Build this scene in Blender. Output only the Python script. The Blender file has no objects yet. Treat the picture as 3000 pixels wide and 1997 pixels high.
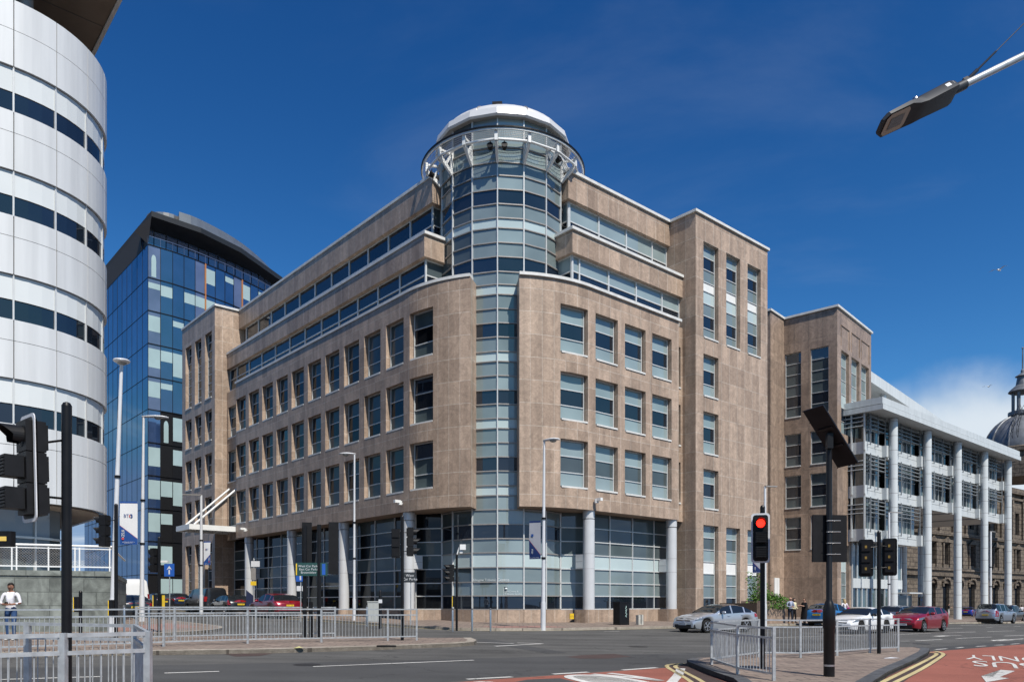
import bpy, bmesh, math, random
from mathutils import Vector, Matrix
random.seed(7)
PI = math.pi
C = bpy.context.scene.collection
# ------------------------------------------------------------------ camera model
F, CX, HZ, EYE = 2314., 1500., 1766., 1.65      # focal length in px of the 3000 px wide photo, horizon row, eye height

def gz(X, Y):
    """height of the road surface: it climbs gently to the left and falls away to the right"""
    return -.014*X + .011*(Y-18) + .06 - .012*max(0., X-22)

def ground(u, v, dz=0.):
    """point of the ground (raised by dz) that lies along a line of sight"""
    x = (u-CX)/F; s = (v-HZ)/F
    Y = 30.
    for _ in range(60):
        Y += ((EYE - s*Y) - (gz(x*Y, Y)+dz)) / (s + .02)*.7
    return Vector((x*Y, Y, gz(x*Y, Y)+dz))

def at(u, v, Y):
    return Vector(((u-CX)/F*Y, Y, EYE+(HZ-v)/F*Y))

# building axes: RR along the right-hand facade, LL along the left-hand facade
ANG = math.atan2(.6577, .7533)
RR = Vector((math.cos(ANG), math.sin(ANG), 0)); LL = Vector((-RR.y, RR.x, 0))
R0, L0 = 27.24, 33.09
def rl(r, l, z=0.):
    p = RR*r + LL*l
    return Vector((p.x, p.y, z))
def rlg(r, l, dz=0.):
    p = rl(r, l); return Vector((p.x, p.y, gz(p.x, p.y)+dz))

# ------------------------------------------------------------------ mesh builder
class MB:
    def __init__(s): s.v=[]; s.f=[]; s.m=[]
    def add(s, vs, fs, m=0):
        o=len(s.v); s.v += [tuple(v) for v in vs]
        for f in fs: s.f.append(tuple(i+o for i in f)); s.m.append(m)
        return s
    def quad(s, pts, m=0): return s.add(pts, [tuple(range(len(pts)))], m)
    def hexa(s, p, m=0):
        """8 points: bottom four counter-clockwise, top four"""
        return s.add(p, [(3,2,1,0),(4,5,6,7),(0,1,5,4),(1,2,6,5),(2,3,7,6),(3,0,4,7)], m)
    def box(s, x0,x1,y0,y1,z0,z1, m=0):
        return s.hexa([(x0,y0,z0),(x1,y0,z0),(x1,y1,z0),(x0,y1,z0),(x0,y0,z1),(x1,y0,z1),(x1,y1,z1),(x0,y1,z1)], m)
    def obox(s, c, ax, ay, az, m=0):
        """box from a centre and three half-axis vectors"""
        c=Vector(c); ax=Vector(ax); ay=Vector(ay); az=Vector(az)
        return s.hexa([c-ax-ay-az,c+ax-ay-az,c+ax+ay-az,c-ax+ay-az,c-ax-ay+az,c+ax-ay+az,c+ax+ay+az,c-ax+ay+az], m)
    def cyl(s, p0, p1, r0, r1=None, n=12, m=0, caps=True):
        r1 = r0 if r1 is None else r1
        p0=Vector(p0); p1=Vector(p1); d=(p1-p0).normalized()
        t=Vector((0,0,1)) if abs(d.z)<.9 else Vector((1,0,0))
        a=d.cross(t).normalized(); b=d.cross(a)
        vs=[p0+(a*math.cos(2*PI*i/n)+b*math.sin(2*PI*i/n))*r0 for i in range(n)]
        vs+=[p1+(a*math.cos(2*PI*i/n)+b*math.sin(2*PI*i/n))*r1 for i in range(n)]
        fs=[(i,i+n,(i+1)%n+n,(i+1)%n) for i in range(n)]
        if caps: fs += [tuple(range(n)), tuple(range(2*n-1,n-1,-1))]
        return s.add(vs,fs,m)
    def tube(s, pts, r, n=8, m=0):
        for a,b in zip(pts[:-1],pts[1:]): s.cyl(a,b,r,r,n,m)
        return s
    def lathe(s, prof, c=(0,0,0), n=24, m=0, cap=True, a0=0.):
        c=Vector(c); vs=[]
        for r,z in prof: vs += [c+Vector((r*math.cos(a0+2*PI*i/n), r*math.sin(a0+2*PI*i/n), z)) for i in range(n)]
        fs=[]
        for k in range(len(prof)-1):
            for i in range(n):
                j=(i+1)%n; fs.append((k*n+i,k*n+j,(k+1)*n+j,(k+1)*n+i))
        if cap: fs += [tuple(range(n-1,-1,-1)), tuple((len(prof)-1)*n+i for i in range(n))]
        return s.add(vs,fs,m)
    def prism(s, poly, z0, z1, m=0):
        n=len(poly); vs=[(p[0],p[1],z0) for p in poly]+[(p[0],p[1],z1) for p in poly]
        return s.add(vs,[tuple(range(n-1,-1,-1)),tuple(range(n,2*n))]+[(i,(i+1)%n,(i+1)%n+n,i+n) for i in range(n)],m)
    def build(s, name, mats, parent=None, smooth=None, loc=None):
        me=bpy.data.meshes.new(name); me.from_pydata(s.v,[],s.f)
        if not isinstance(mats,(list,tuple)): mats=[mats]
        for m in mats: me.materials.append(m)
        me.polygons.foreach_set('material_index', s.m)
        me.update()
        bm=bmesh.new(); bm.from_mesh(me); bmesh.ops.recalc_face_normals(bm, faces=bm.faces); bm.to_mesh(me); bm.free()
        if smooth is not None:
            me.polygons.foreach_set('use_smooth',[True]*len(me.polygons))
            me.set_sharp_from_angle(angle=math.radians(smooth))
        o=bpy.data.objects.new(name, me); C.objects.link(o)
        if parent: o.parent=parent
        if loc is not None: o.location=loc
        return o

def tag(o, label, cat, group=None):
    o['label']=label; o['category']=cat
    if group: o['group']=group
    return o
def thing(name, label, cat, loc=(0,0,0), rz=0., group=None):
    o=bpy.data.objects.new(name,None); C.objects.link(o); o.empty_display_size=.3
    o.location=loc; o.rotation_euler=(0,0,rz)
    return tag(o,label,cat,group)
def copy_tree(o, parent=None):
    c=o.copy(); C.objects.link(c)
    if parent: c.parent=parent
    for ch in o.children: copy_tree(ch,c)
    return c
def struct(o):
    o['kind']='structure'; return o

def text_faces(txt, size, align='CENTER', spacing=1.0, line=1.0):
    """flat lettering as vertices and faces in its own x/y plane"""
    cu=bpy.data.curves.new('lettering','FONT'); cu.body=txt; cu.size=size; cu.align_x=align; cu.align_y='CENTER'
    cu.space_character=spacing; cu.space_line=line; cu.resolution_u=3
    o=bpy.data.objects.new('lettering',cu); C.objects.link(o)
    bpy.context.view_layer.update()
    me=o.evaluated_get(bpy.context.evaluated_depsgraph_get()).to_mesh()
    vs=[tuple(v.co) for v in me.vertices]; fs=[tuple(p.vertices) for p in me.polygons]
    o.to_mesh_clear(); bpy.data.objects.remove(o); bpy.data.curves.remove(cu)
    return vs,fs
def add_text(mb, txt, size, origin, ex, ey, m=0, **k):
    vs,fs=text_faces(txt,size,**k); o=Vector(origin); ex=Vector(ex); ey=Vector(ey)
    mb.add([o+ex*v[0]+ey*v[1] for v in vs], fs, m)

# ------------------------------------------------------------------ materials
MATS={}
def nmat(name):
    m=bpy.data.materials.new(name); m.use_nodes=True
    nt=m.node_tree; b=nt.nodes['Principled BSDF']
    MATS[name]=m
    return m,nt,b
def N(nt,t,**k):
    n=nt.nodes.new(t)
    for a,v in k.items(): setattr(n,a,v)
    return n
def col(c): return (c[0],c[1],c[2],1)
def mat(name, c, rough=.5, metal=0., spec=.5, var=0., scale=3., coat=0., bump=0., emit=0., bscale=None, streak=False):
    """plain material with procedural mottling of its colour and roughness"""
    if name in MATS: return MATS[name]
    m,nt,b=nmat(name)
    b.inputs['Roughness'].default_value=rough; b.inputs['Metallic'].default_value=metal
    b.inputs['Specular IOR Level'].default_value=spec
    b.inputs['Coat Weight'].default_value=coat; b.inputs['Coat Roughness'].default_value=.03
    if emit: b.inputs['Emission Color'].default_value=col(c); b.inputs['Emission Strength'].default_value=emit
    b.inputs['Base Color'].default_value=col(c)
    if var or bump:
        tc=N(nt,'ShaderNodeTexCoord'); no=N(nt,'ShaderNodeTexNoise'); no.inputs['Scale'].default_value=scale; no.inputs['Detail'].default_value=6
        if streak:
            mp=N(nt,'ShaderNodeMapping'); mp.inputs['Scale'].default_value=(3.,3.,.22); nt.links.new(tc.outputs['Object'],mp.inputs['Vector']); nt.links.new(mp.outputs['Vector'],no.inputs['Vector'])
        else: nt.links.new(tc.outputs['Object'],no.inputs['Vector'])
        if var:
            mr=N(nt,'ShaderNodeMapRange'); mr.inputs['From Min'].default_value=.3; mr.inputs['From Max'].default_value=.7
            mr.inputs['To Min'].default_value=1-var; mr.inputs['To Max'].default_value=1+var
            nt.links.new(no.outputs['Fac'],mr.inputs['Value'])
            mx=N(nt,'ShaderNodeVectorMath',operation='SCALE'); mx.inputs[0].default_value=c
            nt.links.new(mr.outputs['Result'],mx.inputs['Scale']); nt.links.new(mx.outputs['Vector'],b.inputs['Base Color'])
        if bump:
            nb=no
            if bscale: nb=N(nt,'ShaderNodeTexNoise'); nb.inputs['Scale'].default_value=bscale; nb.inputs['Detail'].default_value=4; nt.links.new(tc.outputs['Object'],nb.inputs['Vector'])
            bp=N(nt,'ShaderNodeBump'); bp.inputs['Strength'].default_value=bump; bp.inputs['Distance'].default_value=.02
            nt.links.new(nb.outputs['Fac'],bp.inputs['Height']); nt.links.new(bp.outputs['Normal'],b.inputs['Normal'])
    return m

def glass(name, c, refl=.25, rough=.02, var=.0, tint=(.85,.93,1.), wob=.0):
    """coated window glass: what lies behind the pane (blind or dark room) under a mirror-like coating"""
    if name in MATS: return MATS[name]
    m,nt,b=nmat(name); out=nt.nodes['Material Output']
    b.inputs['Roughness'].default_value=.6; b.inputs['Base Color'].default_value=col(c); b.inputs['Specular IOR Level'].default_value=0.
    tc=N(nt,'ShaderNodeTexCoord')
    if var:
        no=N(nt,'ShaderNodeTexNoise'); no.inputs['Scale'].default_value=.45; no.inputs['Detail'].default_value=2
        nt.links.new(tc.outputs['Object'],no.inputs['Vector'])
        mr=N(nt,'ShaderNodeMapRange'); mr.inputs['From Min'].default_value=.3; mr.inputs['From Max'].default_value=.7
        mr.inputs['To Min'].default_value=1-var; mr.inputs['To Max'].default_value=1+var
        nt.links.new(no.outputs['Fac'],mr.inputs['Value'])
        mx=N(nt,'ShaderNodeVectorMath',operation='SCALE'); mx.inputs[0].default_value=c
        nt.links.new(mr.outputs['Result'],mx.inputs['Scale']); nt.links.new(mx.outputs['Vector'],b.inputs['Base Color'])
    g=N(nt,'ShaderNodeBsdfGlossy'); g.inputs['Roughness'].default_value=rough; g.inputs['Color'].default_value=col(tint)
    if wob:
        n2=N(nt,'ShaderNodeTexNoise'); n2.inputs['Scale'].default_value=.7; n2.inputs['Detail'].default_value=1
        nt.links.new(tc.outputs['Object'],n2.inputs['Vector'])
        bp=N(nt,'ShaderNodeBump'); bp.inputs['Strength'].default_value=wob; bp.inputs['Distance'].default_value=.05
        nt.links.new(n2.outputs['Fac'],bp.inputs['Height']); nt.links.new(bp.outputs['Normal'],g.inputs['Normal'])
    lw=N(nt,'ShaderNodeLayerWeight'); lw.inputs['Blend'].default_value=.5
    fr=N(nt,'ShaderNodeMath',operation='POWER'); fr.inputs[1].default_value=4.; nt.links.new(lw.outputs['Facing'],fr.inputs[0])
    ma=N(nt,'ShaderNodeMath',operation='MULTIPLY_ADD'); ma.inputs[1].default_value=.5*(1-refl); ma.inputs[2].default_value=refl
    nt.links.new(fr.outputs['Value'],ma.inputs[0])
    mix=N(nt,'ShaderNodeMixShader'); nt.links.new(ma.outputs['Value'],mix.inputs['Fac'])
    nt.links.new(b.outputs['BSDF'],mix.inputs[1]); nt.links.new(g.outputs['BSDF'],mix.inputs[2])
    nt.links.new(mix.outputs['Shader'],out.inputs['Surface'])
    return m

def cladding(name, ca, cb, joint, w, h, mortar=.02, axis='x-y', grain=.22, vein=.25, rough=.45, offs=0., metal=0., spec=.4, streak=0.):
    """panels with thin joints, each panel of a slightly different tone, with grain and veins"""
    if name in MATS: return MATS[name]
    m,nt,b=nmat(name); L=nt.links.new
    b.inputs['Roughness'].default_value=rough; b.inputs['Metallic'].default_value=metal; b.inputs['Specular IOR Level'].default_value=spec
    tc=N(nt,'ShaderNodeTexCoord'); sp=N(nt,'ShaderNodeSeparateXYZ'); L(tc.outputs['Object'],sp.inputs['Vector'])
    cm=N(nt,'ShaderNodeCombineXYZ')
    if axis=='x-y':
        su=N(nt,'ShaderNodeMath',operation='SUBTRACT'); L(sp.outputs['X'],su.inputs[0]); L(sp.outputs['Y'],su.inputs[1]); L(su.outputs['Value'],cm.inputs['X']); L(sp.outputs['Z'],cm.inputs['Y'])
    elif axis=='xy': L(sp.outputs['X'],cm.inputs['X']); L(sp.outputs['Y'],cm.inputs['Y'])
    br=N(nt,'ShaderNodeTexBrick'); br.offset=offs; br.inputs['Scale'].default_value=1.; br.inputs['Brick Width'].default_value=w; br.inputs['Row Height'].default_value=h
    br.inputs['Mortar Size'].default_value=mortar; br.inputs['Mortar Smooth'].default_value=.1; br.inputs['Bias'].default_value=0.
    br.inputs['Color1'].default_value=col(ca); br.inputs['Color2'].default_value=col(cb); br.inputs['Mortar'].default_value=col(joint)
    L(cm.outputs['Vector'],br.inputs['Vector'])
    n1=N(nt,'ShaderNodeTexNoise'); n1.inputs['Scale'].default_value=9.; n1.inputs['Detail'].default_value=8; n1.inputs['Roughness'].default_value=.75; L(tc.outputs['Object'],n1.inputs['Vector'])
    n2=N(nt,'ShaderNodeTexNoise'); n2.inputs['Scale'].default_value=1.1; n2.inputs['Detail'].default_value=5; n2.inputs['Distortion'].default_value=2.2; L(tc.outputs['Object'],n2.inputs['Vector'])
    r1=N(nt,'ShaderNodeMapRange'); r1.inputs['From Min'].default_value=.3; r1.inputs['From Max'].default_value=.7; r1.inputs['To Min'].default_value=1-grain; r1.inputs['To Max'].default_value=1+grain; L(n1.outputs['Fac'],r1.inputs['Value'])
    r2=N(nt,'ShaderNodeMapRange'); r2.inputs['From Min'].default_value=.35; r2.inputs['From Max'].default_value=.65; r2.inputs['To Min'].default_value=1-vein; r2.inputs['To Max'].default_value=1+vein*.6; L(n2.outputs['Fac'],r2.inputs['Value'])
    mu=N(nt,'ShaderNodeMath',operation='MULTIPLY'); L(r1.outputs['Result'],mu.inputs[0]); L(r2.outputs['Result'],mu.inputs[1])
    if streak:                                            # rain streaks: noise drawn out vertically
        mp=N(nt,'ShaderNodeMapping'); mp.inputs['Scale'].default_value=(1.6,1.6,.09); L(tc.outputs['Object'],mp.inputs['Vector'])
        n3=N(nt,'ShaderNodeTexNoise'); n3.inputs['Scale'].default_value=1.3; n3.inputs['Detail'].default_value=5; L(mp.outputs['Vector'],n3.inputs['Vector'])
        r3=N(nt,'ShaderNodeMapRange'); r3.inputs['From Min'].default_value=.32; r3.inputs['From Max'].default_value=.62; r3.inputs['To Min'].default_value=1-streak*1.4; r3.inputs['To Max'].default_value=1+streak*.4; L(n3.outputs['Fac'],r3.inputs['Value'])
        m3=N(nt,'ShaderNodeMath',operation='MULTIPLY'); L(mu.outputs['Value'],m3.inputs[0]); L(r3.outputs['Result'],m3.inputs[1]); mu=m3
    sc=N(nt,'ShaderNodeVectorMath',operation='SCALE'); L(br.outputs['Color'],sc.inputs[0]); L(mu.outputs['Value'],sc.inputs['Scale'])
    L(sc.outputs['Vector'],b.inputs['Base Color'])
    bp=N(nt,'ShaderNodeBump'); bp.inputs['Strength'].default_value=.25; bp.inputs['Distance'].default_value=.01; bp.invert=True
    L(br.outputs['Fac'],bp.inputs['Height']); L(bp.outputs['Normal'],b.inputs['Normal'])
    return m

def road_mat(name, c, var=.12, spot=.25, rough=.85, patch=.15):
    if name in MATS: return MATS[name]
    m,nt,b=nmat(name); L=nt.links.new
    b.inputs['Roughness'].default_value=rough; b.inputs['Specular IOR Level'].default_value=.3
    tc=N(nt,'ShaderNodeTexCoord')
    def noise(s,d,lo,hi,st=None):
        n=N(nt,'ShaderNodeTexNoise'); n.inputs['Scale'].default_value=s; n.inputs['Detail'].default_value=d
        if st:
            mp=N(nt,'ShaderNodeMapping'); mp.inputs['Rotation'].default_value=(0,0,-ANG); mp.inputs['Scale'].default_value=st; L(tc.outputs['Object'],mp.inputs['Vector']); L(mp.outputs['Vector'],n.inputs['Vector'])
        else: L(tc.outputs['Object'],n.inputs['Vector'])
        r=N(nt,'ShaderNodeMapRange'); r.inputs['From Min'].default_value=.3; r.inputs['From Max'].default_value=.7; r.inputs['To Min'].default_value=lo; r.inputs['To Max'].default_value=hi
        L(n.outputs['Fac'],r.inputs['Value']); return r.outputs['Result'],n
    # fine meandering cracks, only here and there
    vo=N(nt,'ShaderNodeTexVoronoi',feature='DISTANCE_TO_EDGE'); vo.inputs['Scale'].default_value=.16
    dn=N(nt,'ShaderNodeTexNoise'); dn.inputs['Scale'].default_value=.9; dn.inputs['Detail'].default_value=5; L(tc.outputs['Object'],dn.inputs['Vector'])
    dm_=N(nt,'ShaderNodeVectorMath',operation='MULTIPLY_ADD'); L(dn.outputs['Color'],dm_.inputs[0]); dm_.inputs[1].default_value=(2.2,2.2,2.2); L(tc.outputs['Object'],dm_.inputs[2]); L(dm_.outputs['Vector'],vo.inputs['Vector'])
    ck=N(nt,'ShaderNodeMapRange'); ck.inputs['From Min'].default_value=.002; ck.inputs['From Max'].default_value=.006; ck.inputs['To Min'].default_value=.62; ck.inputs['To Max'].default_value=1.; L(vo.outputs['Distance'],ck.inputs['Value'])
    a,_=noise(.35,4,1-patch,1+patch); g,gn=noise(60.,3,1-spot,1+spot); t,_=noise(1.,3,1-var,1+var,(.06,1.1,1))
    m1=N(nt,'ShaderNodeMath',operation='MULTIPLY'); L(a,m1.inputs[0]); L(g,m1.inputs[1])
    m2=N(nt,'ShaderNodeMath',operation='MULTIPLY'); L(m1.outputs['Value'],m2.inputs[0]); L(t,m2.inputs[1])
    m4=N(nt,'ShaderNodeMath',operation='MULTIPLY'); L(m2.outputs['Value'],m4.inputs[0]); L(ck.outputs['Result'],m4.inputs[1]); m2=m4
    sc=N(nt,'ShaderNodeVectorMath',operation='SCALE'); sc.inputs[0].default_value=c; L(m2.outputs['Value'],sc.inputs['Scale']); L(sc.outputs['Vector'],b.inputs['Base Color'])
    bp=N(nt,'ShaderNodeBump'); bp.inputs['Strength'].default_value=.4; bp.inputs['Distance'].default_value=.01; L(gn.outputs['Fac'],bp.inputs['Height']); L(bp.outputs['Normal'],b.inputs['Normal'])
    return m

GRANITE=cladding('granite',(.445,.335,.255),(.325,.24,.18),(.50,.43,.36),.98,1.34,.016,vein=.14,grain=.24,streak=.16)
GRANITE_D=cladding('granite_second_block',(.36,.265,.20),(.265,.195,.15),(.22,.175,.14),1.3,2.0,.018,vein=.2,grain=.24,streak=.15)
CAP=mat('lead_grey_cap',(.62,.62,.60),.45,.0,.5,.12,2.)
FRAME=mat('pale_aluminium',(.62,.63,.62),.35,.2,.5,.06,4.)
FRAME_D=mat('bronze_grey_aluminium',(.33,.31,.29),.4,.3,.5,.1,4.)
SOFFIT=mat('soffit_panel',(.24,.19,.15),.7,0,.3,.15,1.)
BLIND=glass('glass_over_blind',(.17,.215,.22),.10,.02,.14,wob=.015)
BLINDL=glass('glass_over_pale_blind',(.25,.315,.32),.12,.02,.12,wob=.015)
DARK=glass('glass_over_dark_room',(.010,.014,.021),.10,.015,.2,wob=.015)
SHR=glass('glass_over_shaded_room',(.007,.008,.010),.035,.02,.2,wob=.015); SHB=glass('glass_over_shaded_blind',(.075,.098,.10),.035,.02,.25,wob=.015)  # copies of the blind and dark-room glass with shade put into the colours
BAND=glass('pale_glass_spandrel',(.44,.53,.53),.1,.03,.06)
MID=glass('glass_grey_room',(.07,.09,.095),.09,.02,.2,wob=.015)
WHITE=mat('white_painted_panel',(.74,.75,.74),.4,0,.5,.05,1.5)
STEEL=mat('galvanised_steel',(.47,.49,.50),.45,.55,.5,.2,9.)
STAIN=mat('brushed_steel',(.5,.5,.49),.28,.9,.5,.08,12.)
BLACK=mat('black_paint',(.007,.007,.008),.38,0,.3,.25,5.)
BLACKM=mat('black_plastic',(.008,.008,.009),.5,0,.25,.25,7.)
RUBBER=mat('tyre_rubber',(.015,.015,.015),.85,0,.2,.2,9.)
YELLOW=mat('signal_yellow',(.75,.5,.03),.45,0,.5,.1,6.)
SILVERCOL=mat('silver_column_paint',(.60,.61,.62),.32,.15,.5,.04,1.5)
# ------------------------------------------------------------------ main building
K=rl(R0,L0)
MAIN=thing('office_building','brown granite office building with a rounded corner glass turret, silver dome and white columns','office building',(K.x,K.y,0),ANG)
# local coordinates: x = a along the right-hand facade, y = b along the left-hand facade, z up (metres)
RHO=8.; EDG=math.radians(10.4)
QUART=RHO*(PI/4-EDG)                       # arc length from the tangent point to the edge of the glass strip
def face_right(u,z,d=0.):
    """u: distance from the corner along the right facade; below RHO the wall bends round an arc"""
    if u>=RHO: return (u,d,z)
    t=(RHO-u)/RHO; r=RHO-d
    return (RHO-r*math.sin(t), RHO-r*math.cos(t), z)
def face_left(u,z,d=0.):
    p=face_right(u,z,d); return (p[1],p[0],z)
UEND=RHO-QUART

def mapped_box(mb,P,u0,u1,z0,z1,d0,d1,m=0,n=1):
    for i in range(n):
        a=u0+(u1-u0)*i/n; b=u0+(u1-u0)*(i+1)/n
        mb.hexa([P(a,z0,d0),P(b,z0,d0),P(b,z0,d1),P(a,z0,d1),P(a,z1,d0),P(b,z1,d0),P(b,z1,d1),P(a,z1,d1)],m)

def wall_with_openings(mb,P,u0,u1,z0,z1,ops,depth,m=0,mr=None,ucuts=()):
    """front skin with rectangular openings and their reveals"""
    mr=m if mr is None else mr
    us=sorted(set([round(x,4) for x in [u0,u1]+[o[0] for o in ops]+[o[1] for o in ops]+[c for c in ucuts if u0<c<u1]]))
    zs=sorted(set([round(x,4) for x in [z0,z1]+[o[2] for o in ops]+[o[3] for o in ops]]))
    for a,b in zip(us[:-1],us[1:]):
        for c,d in zip(zs[:-1],zs[1:]):
            um=(a+b)/2; zm=(c+d)/2
            if any(o[0]<um<o[1] and o[2]<zm<o[3] for o in ops): continue
            mb.quad([P(a,c),P(b,c),P(b,d),P(a,d)],m)
    for o in ops:
        a,b,c,d=o[:4]; D=depth+.1
        cu=[a]+[x for x in ucuts if a<x<b]+[b]
        mb.quad([P(a,c),P(a,c,D),P(a,d,D),P(a,d)],mr); mb.quad([P(b,c),P(b,d),P(b,d,D),P(b,c,D)],mr)
        for x,y in zip(cu[:-1],cu[1:]):
            mb.quad([P(x,d),P(x,d,D),P(y,d,D),P(y,d)],mr); mb.quad([P(x,c),P(y,c),P(y,c,D),P(x,c,D)],mr)

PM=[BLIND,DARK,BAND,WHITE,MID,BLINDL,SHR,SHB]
def window(parent,P,u0,u1,z0,z1,rows,depth=.34,fr=.055,frame_mat=None,sill=True,cols=1,name='window',fm=None):
    """rows: list of (height share, pane material index) from the top down"""
    tot=sum(r[0] for r in rows); H=z1-z0; mb=MB(); fb=MB(); z=z1
    for i,(h,k) in enumerate(rows):
        zb=z-H*h/tot
        for c in range(cols):
            a=u0+(u1-u0)*c/cols; b=u0+(u1-u0)*(c+1)/cols
            j=random.uniform(-.006,.006)
            mb.quad([P(a,zb,depth+j),P(b,zb,depth-j),P(b,z,depth-j),P(a,z,depth+j)],k)
        if i: mapped_box(fb,P,u0+fr,u1-fr,z-fr*.5,z+fr*.5,depth-.05,depth+.03)
        z=zb
    for c in range(1,cols):
        a=u0+(u1-u0)*c/cols; mapped_box(fb,P,a-fr*.5,a+fr*.5,z0+fr,z1-fr,depth-.055,depth+.03)
    mapped_box(fb,P,u0,u0+fr,z0,z1,depth-.06,depth+.03); mapped_box(fb,P,u1-fr,u1,z0,z1,depth-.06,depth+.03)
    mapped_box(fb,P,u0+fr,u1-fr,z1-fr,z1,depth-.06,depth+.03); mapped_box(fb,P,u0+fr,u1-fr,z0,z0+fr,depth-.06,depth+.03)
    w=mb.build(name,PM,parent); fb.build('frame',frame_mat or FRAME,w)
    if sill:
        s=MB(); mapped_box(s,P,u0+.004,u1-.004,z0-.004,z0+.1,-.05 if P is not face_left else -.012,depth-.062); s.build('sill',CAP,w)
    return w

ROWZ=[(16.54,19.43),(12.54,15.43),(8.54,11.43)]
ARC=[UEND+QUART*i/14 for i in range(15)]
PITCH=2.728
wins_u=[6.75+PITCH*i for i in range(4)]                     # right
winsL_u=[6.68+2.705*i for i in range(11)]                   # left
ARCS=sorted(set(ARC))
wall=MB()
opsR=[(u-1.03,u+1.03,a,b) for u in wins_u for a,b in ROWZ]
wall_with_openings(wall,face_right,UEND,16.75,7.32,20.82,opsR,.34,0,ucuts=ARCS)
opsL=[(u-1.02,u+1.02,a,b) for u in winsL_u for a,b in ROWZ]
wall_with_openings(wall,face_left,UEND,34.8,7.32,20.82,opsL,.34,0,ucuts=ARCS)
# returns beside the glass strip, ends of the podium wall, terrace and overhang underside
for P in (face_right,face_left):
    wall.quad([P(UEND,7.32),P(UEND,7.32,1.25),P(UEND,20.82,1.25),P(UEND,20.82)],0)
wall.quad([(16.75,0,7.32),(16.75,.62,7.32),(16.75,.62,20.82),(16.75,0,20.82)],0)
wall.quad([(0,34.8,7.32),(.62,34.8,7.32),(.62,34.8,20.82),(0,34.8,20.82)],0)
for P,ue in ((face_right,16.75),(face_left,34.8)):
    cu=ARCS+[ue]
    for a,b in zip(cu[:-1],cu[1:]):
        wall.quad([P(a,7.32),P(b,7.32),P(b,7.32,3.2),P(a,7.32,3.2)],1)
        wall.quad([P(a,20.82),P(b,20.82),P(b,20.82,2.4),P(a,20.82,2.4)],2)
# setback storeys: stone fascias
def fascia(mb,off,z0,z1,aend,bend,cR,cL,back=2.2):
    mb.box(cR,aend,off,off+.5,z0,z1,0); mb.box(off,off+.5,cL,bend,z0,z1,0)
    mb.box(cR,cR+.5,off+.5,off+back,z0,z1,0); mb.box(off+.5,off+back,cL,cL+.5,z0,z1,0)
fascia(wall,.6,22.95,24.3,17.97,38.4,7.05,6.98)
fascia(wall,1.7,26.9,28.52,17.97,38.4,7.8,7.7,2.0)
# roof decks
wall.prism([(.9,9),(2.6,9),(2.6,38.4),(.9,38.4)],24.1,24.28,2); wall.prism([(9,.9),(17.97,.9),(17.97,2.6),(9,2.6)],24.1,24.28,2)
wall.prism([(2.2,7.8),(3.4,3.6),(7.8,2.2),(27,2.2),(27,22),(20,22),(20,46.9),(2.2,46.9)],28.2,28.4,2)
wall.prism([(2.4,8.2),(8.2,2.4),(26.9,2.4),(26.9,12),(12,12),(12,46.8),(2.4,46.8)],.3,7.3,2) if False else None
# recesses beside the towers
def recess(P,u0,u1,win):
    ops=[(win[0],win[1],a,b) for a,b in ROWZ]
    wall_with_openings(wall,P,u0,u1,7.32,20.82,ops,.3,0)
    for a,b in ROWZ: window(MAIN,P,win[0],win[1],a,b,[(1,0),(1,1),(1,0)],.3)
recess(lambda u,z,d=0.:(u,.6+d,z),16.75,17.97,(17.0,17.75))
recess(lambda u,z,d=0.:(.6+d,u,z),34.8,38.4,(35.2,38.1))
wall.build('wall',[GRANITE,SOFFIT,CAP],MAIN)

for u in wins_u:
    for k,(a,b) in enumerate(ROWZ):
        q=4 if k==2 else 1
        window(MAIN,face_right,u-1.03+.06,u+1.03-.06,a,b,[(1,5),(1,q),(1,5)])
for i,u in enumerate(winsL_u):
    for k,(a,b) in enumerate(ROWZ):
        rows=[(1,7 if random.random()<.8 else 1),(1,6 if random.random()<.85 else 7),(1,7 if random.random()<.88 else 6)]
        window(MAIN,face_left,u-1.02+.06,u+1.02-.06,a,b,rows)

# parapet caps
cap=MB()
for P,ue in ((face_right,16.95),(face_left,34.95)):
    cu=ARCS+[ue]
    for a,b in zip(cu[:-1],cu[1:]): mapped_box(cap,P,a,b,20.823,21.0,-.13 if P is face_right else -.055,.5)
cap.build('parapet_cap',CAP,MAIN)
for off,z,cR,cL in ((.6,24.303,7.05,6.98),(1.7,28.523,7.8,7.7)):
    cap=MB(); e=.13
    cap.box(cR-e,17.96,off-e,off+.5,z,z+.18); cap.box(off-.055,off+.5,cL-e,38.39,z,z+.18)
    cap.box(cR-e,cR+.5,off+.503,off+1.7,z,z+.18); cap.box(off+.503,off+1.7,cL-e,cL+.5,z,z+.18)
    cap.build('parapet_cap',CAP,MAIN)

# ribbon windows of the two setback storeys
def ribbon(P,us,z0,z1,dark_low,upper):
    mb=MB(); fb=MB(); zm=z0+(z1-z0)*.5
    for a,b in zip(us[:-1],us[1:]):
        mb.quad([P(a,zm),P(b,zm),P(b,z1),P(a,z1)],upper); mb.quad([P(a,z0),P(b,z0),P(b,zm),P(a,zm)],dark_low)
        m=(a+b)/2
        mapped_box(fb,P,a+.05,b-.05,zm-.035,zm+.035,-.06,.02)
        mapped_box(fb,P,a+.05,b-.05,z0,z0+.07,-.06,.02); mapped_box(fb,P,a+.05,b-.05,z1-.07,z1,-.06,.02)
    for u in us: mapped_box(fb,P,u-.05,u+.05,z0,z1,-.08,.02)
    w=mb.build('ribbon_window',PM,MAIN); fb.build('frame',FRAME,w)
m5=[7.35,7.95]+[10.63+2.71*i for i in range(3)]+[17.95]
m6=[8.2]+[10.9+2.73*i for i in range(3)]+[17.95]
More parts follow.
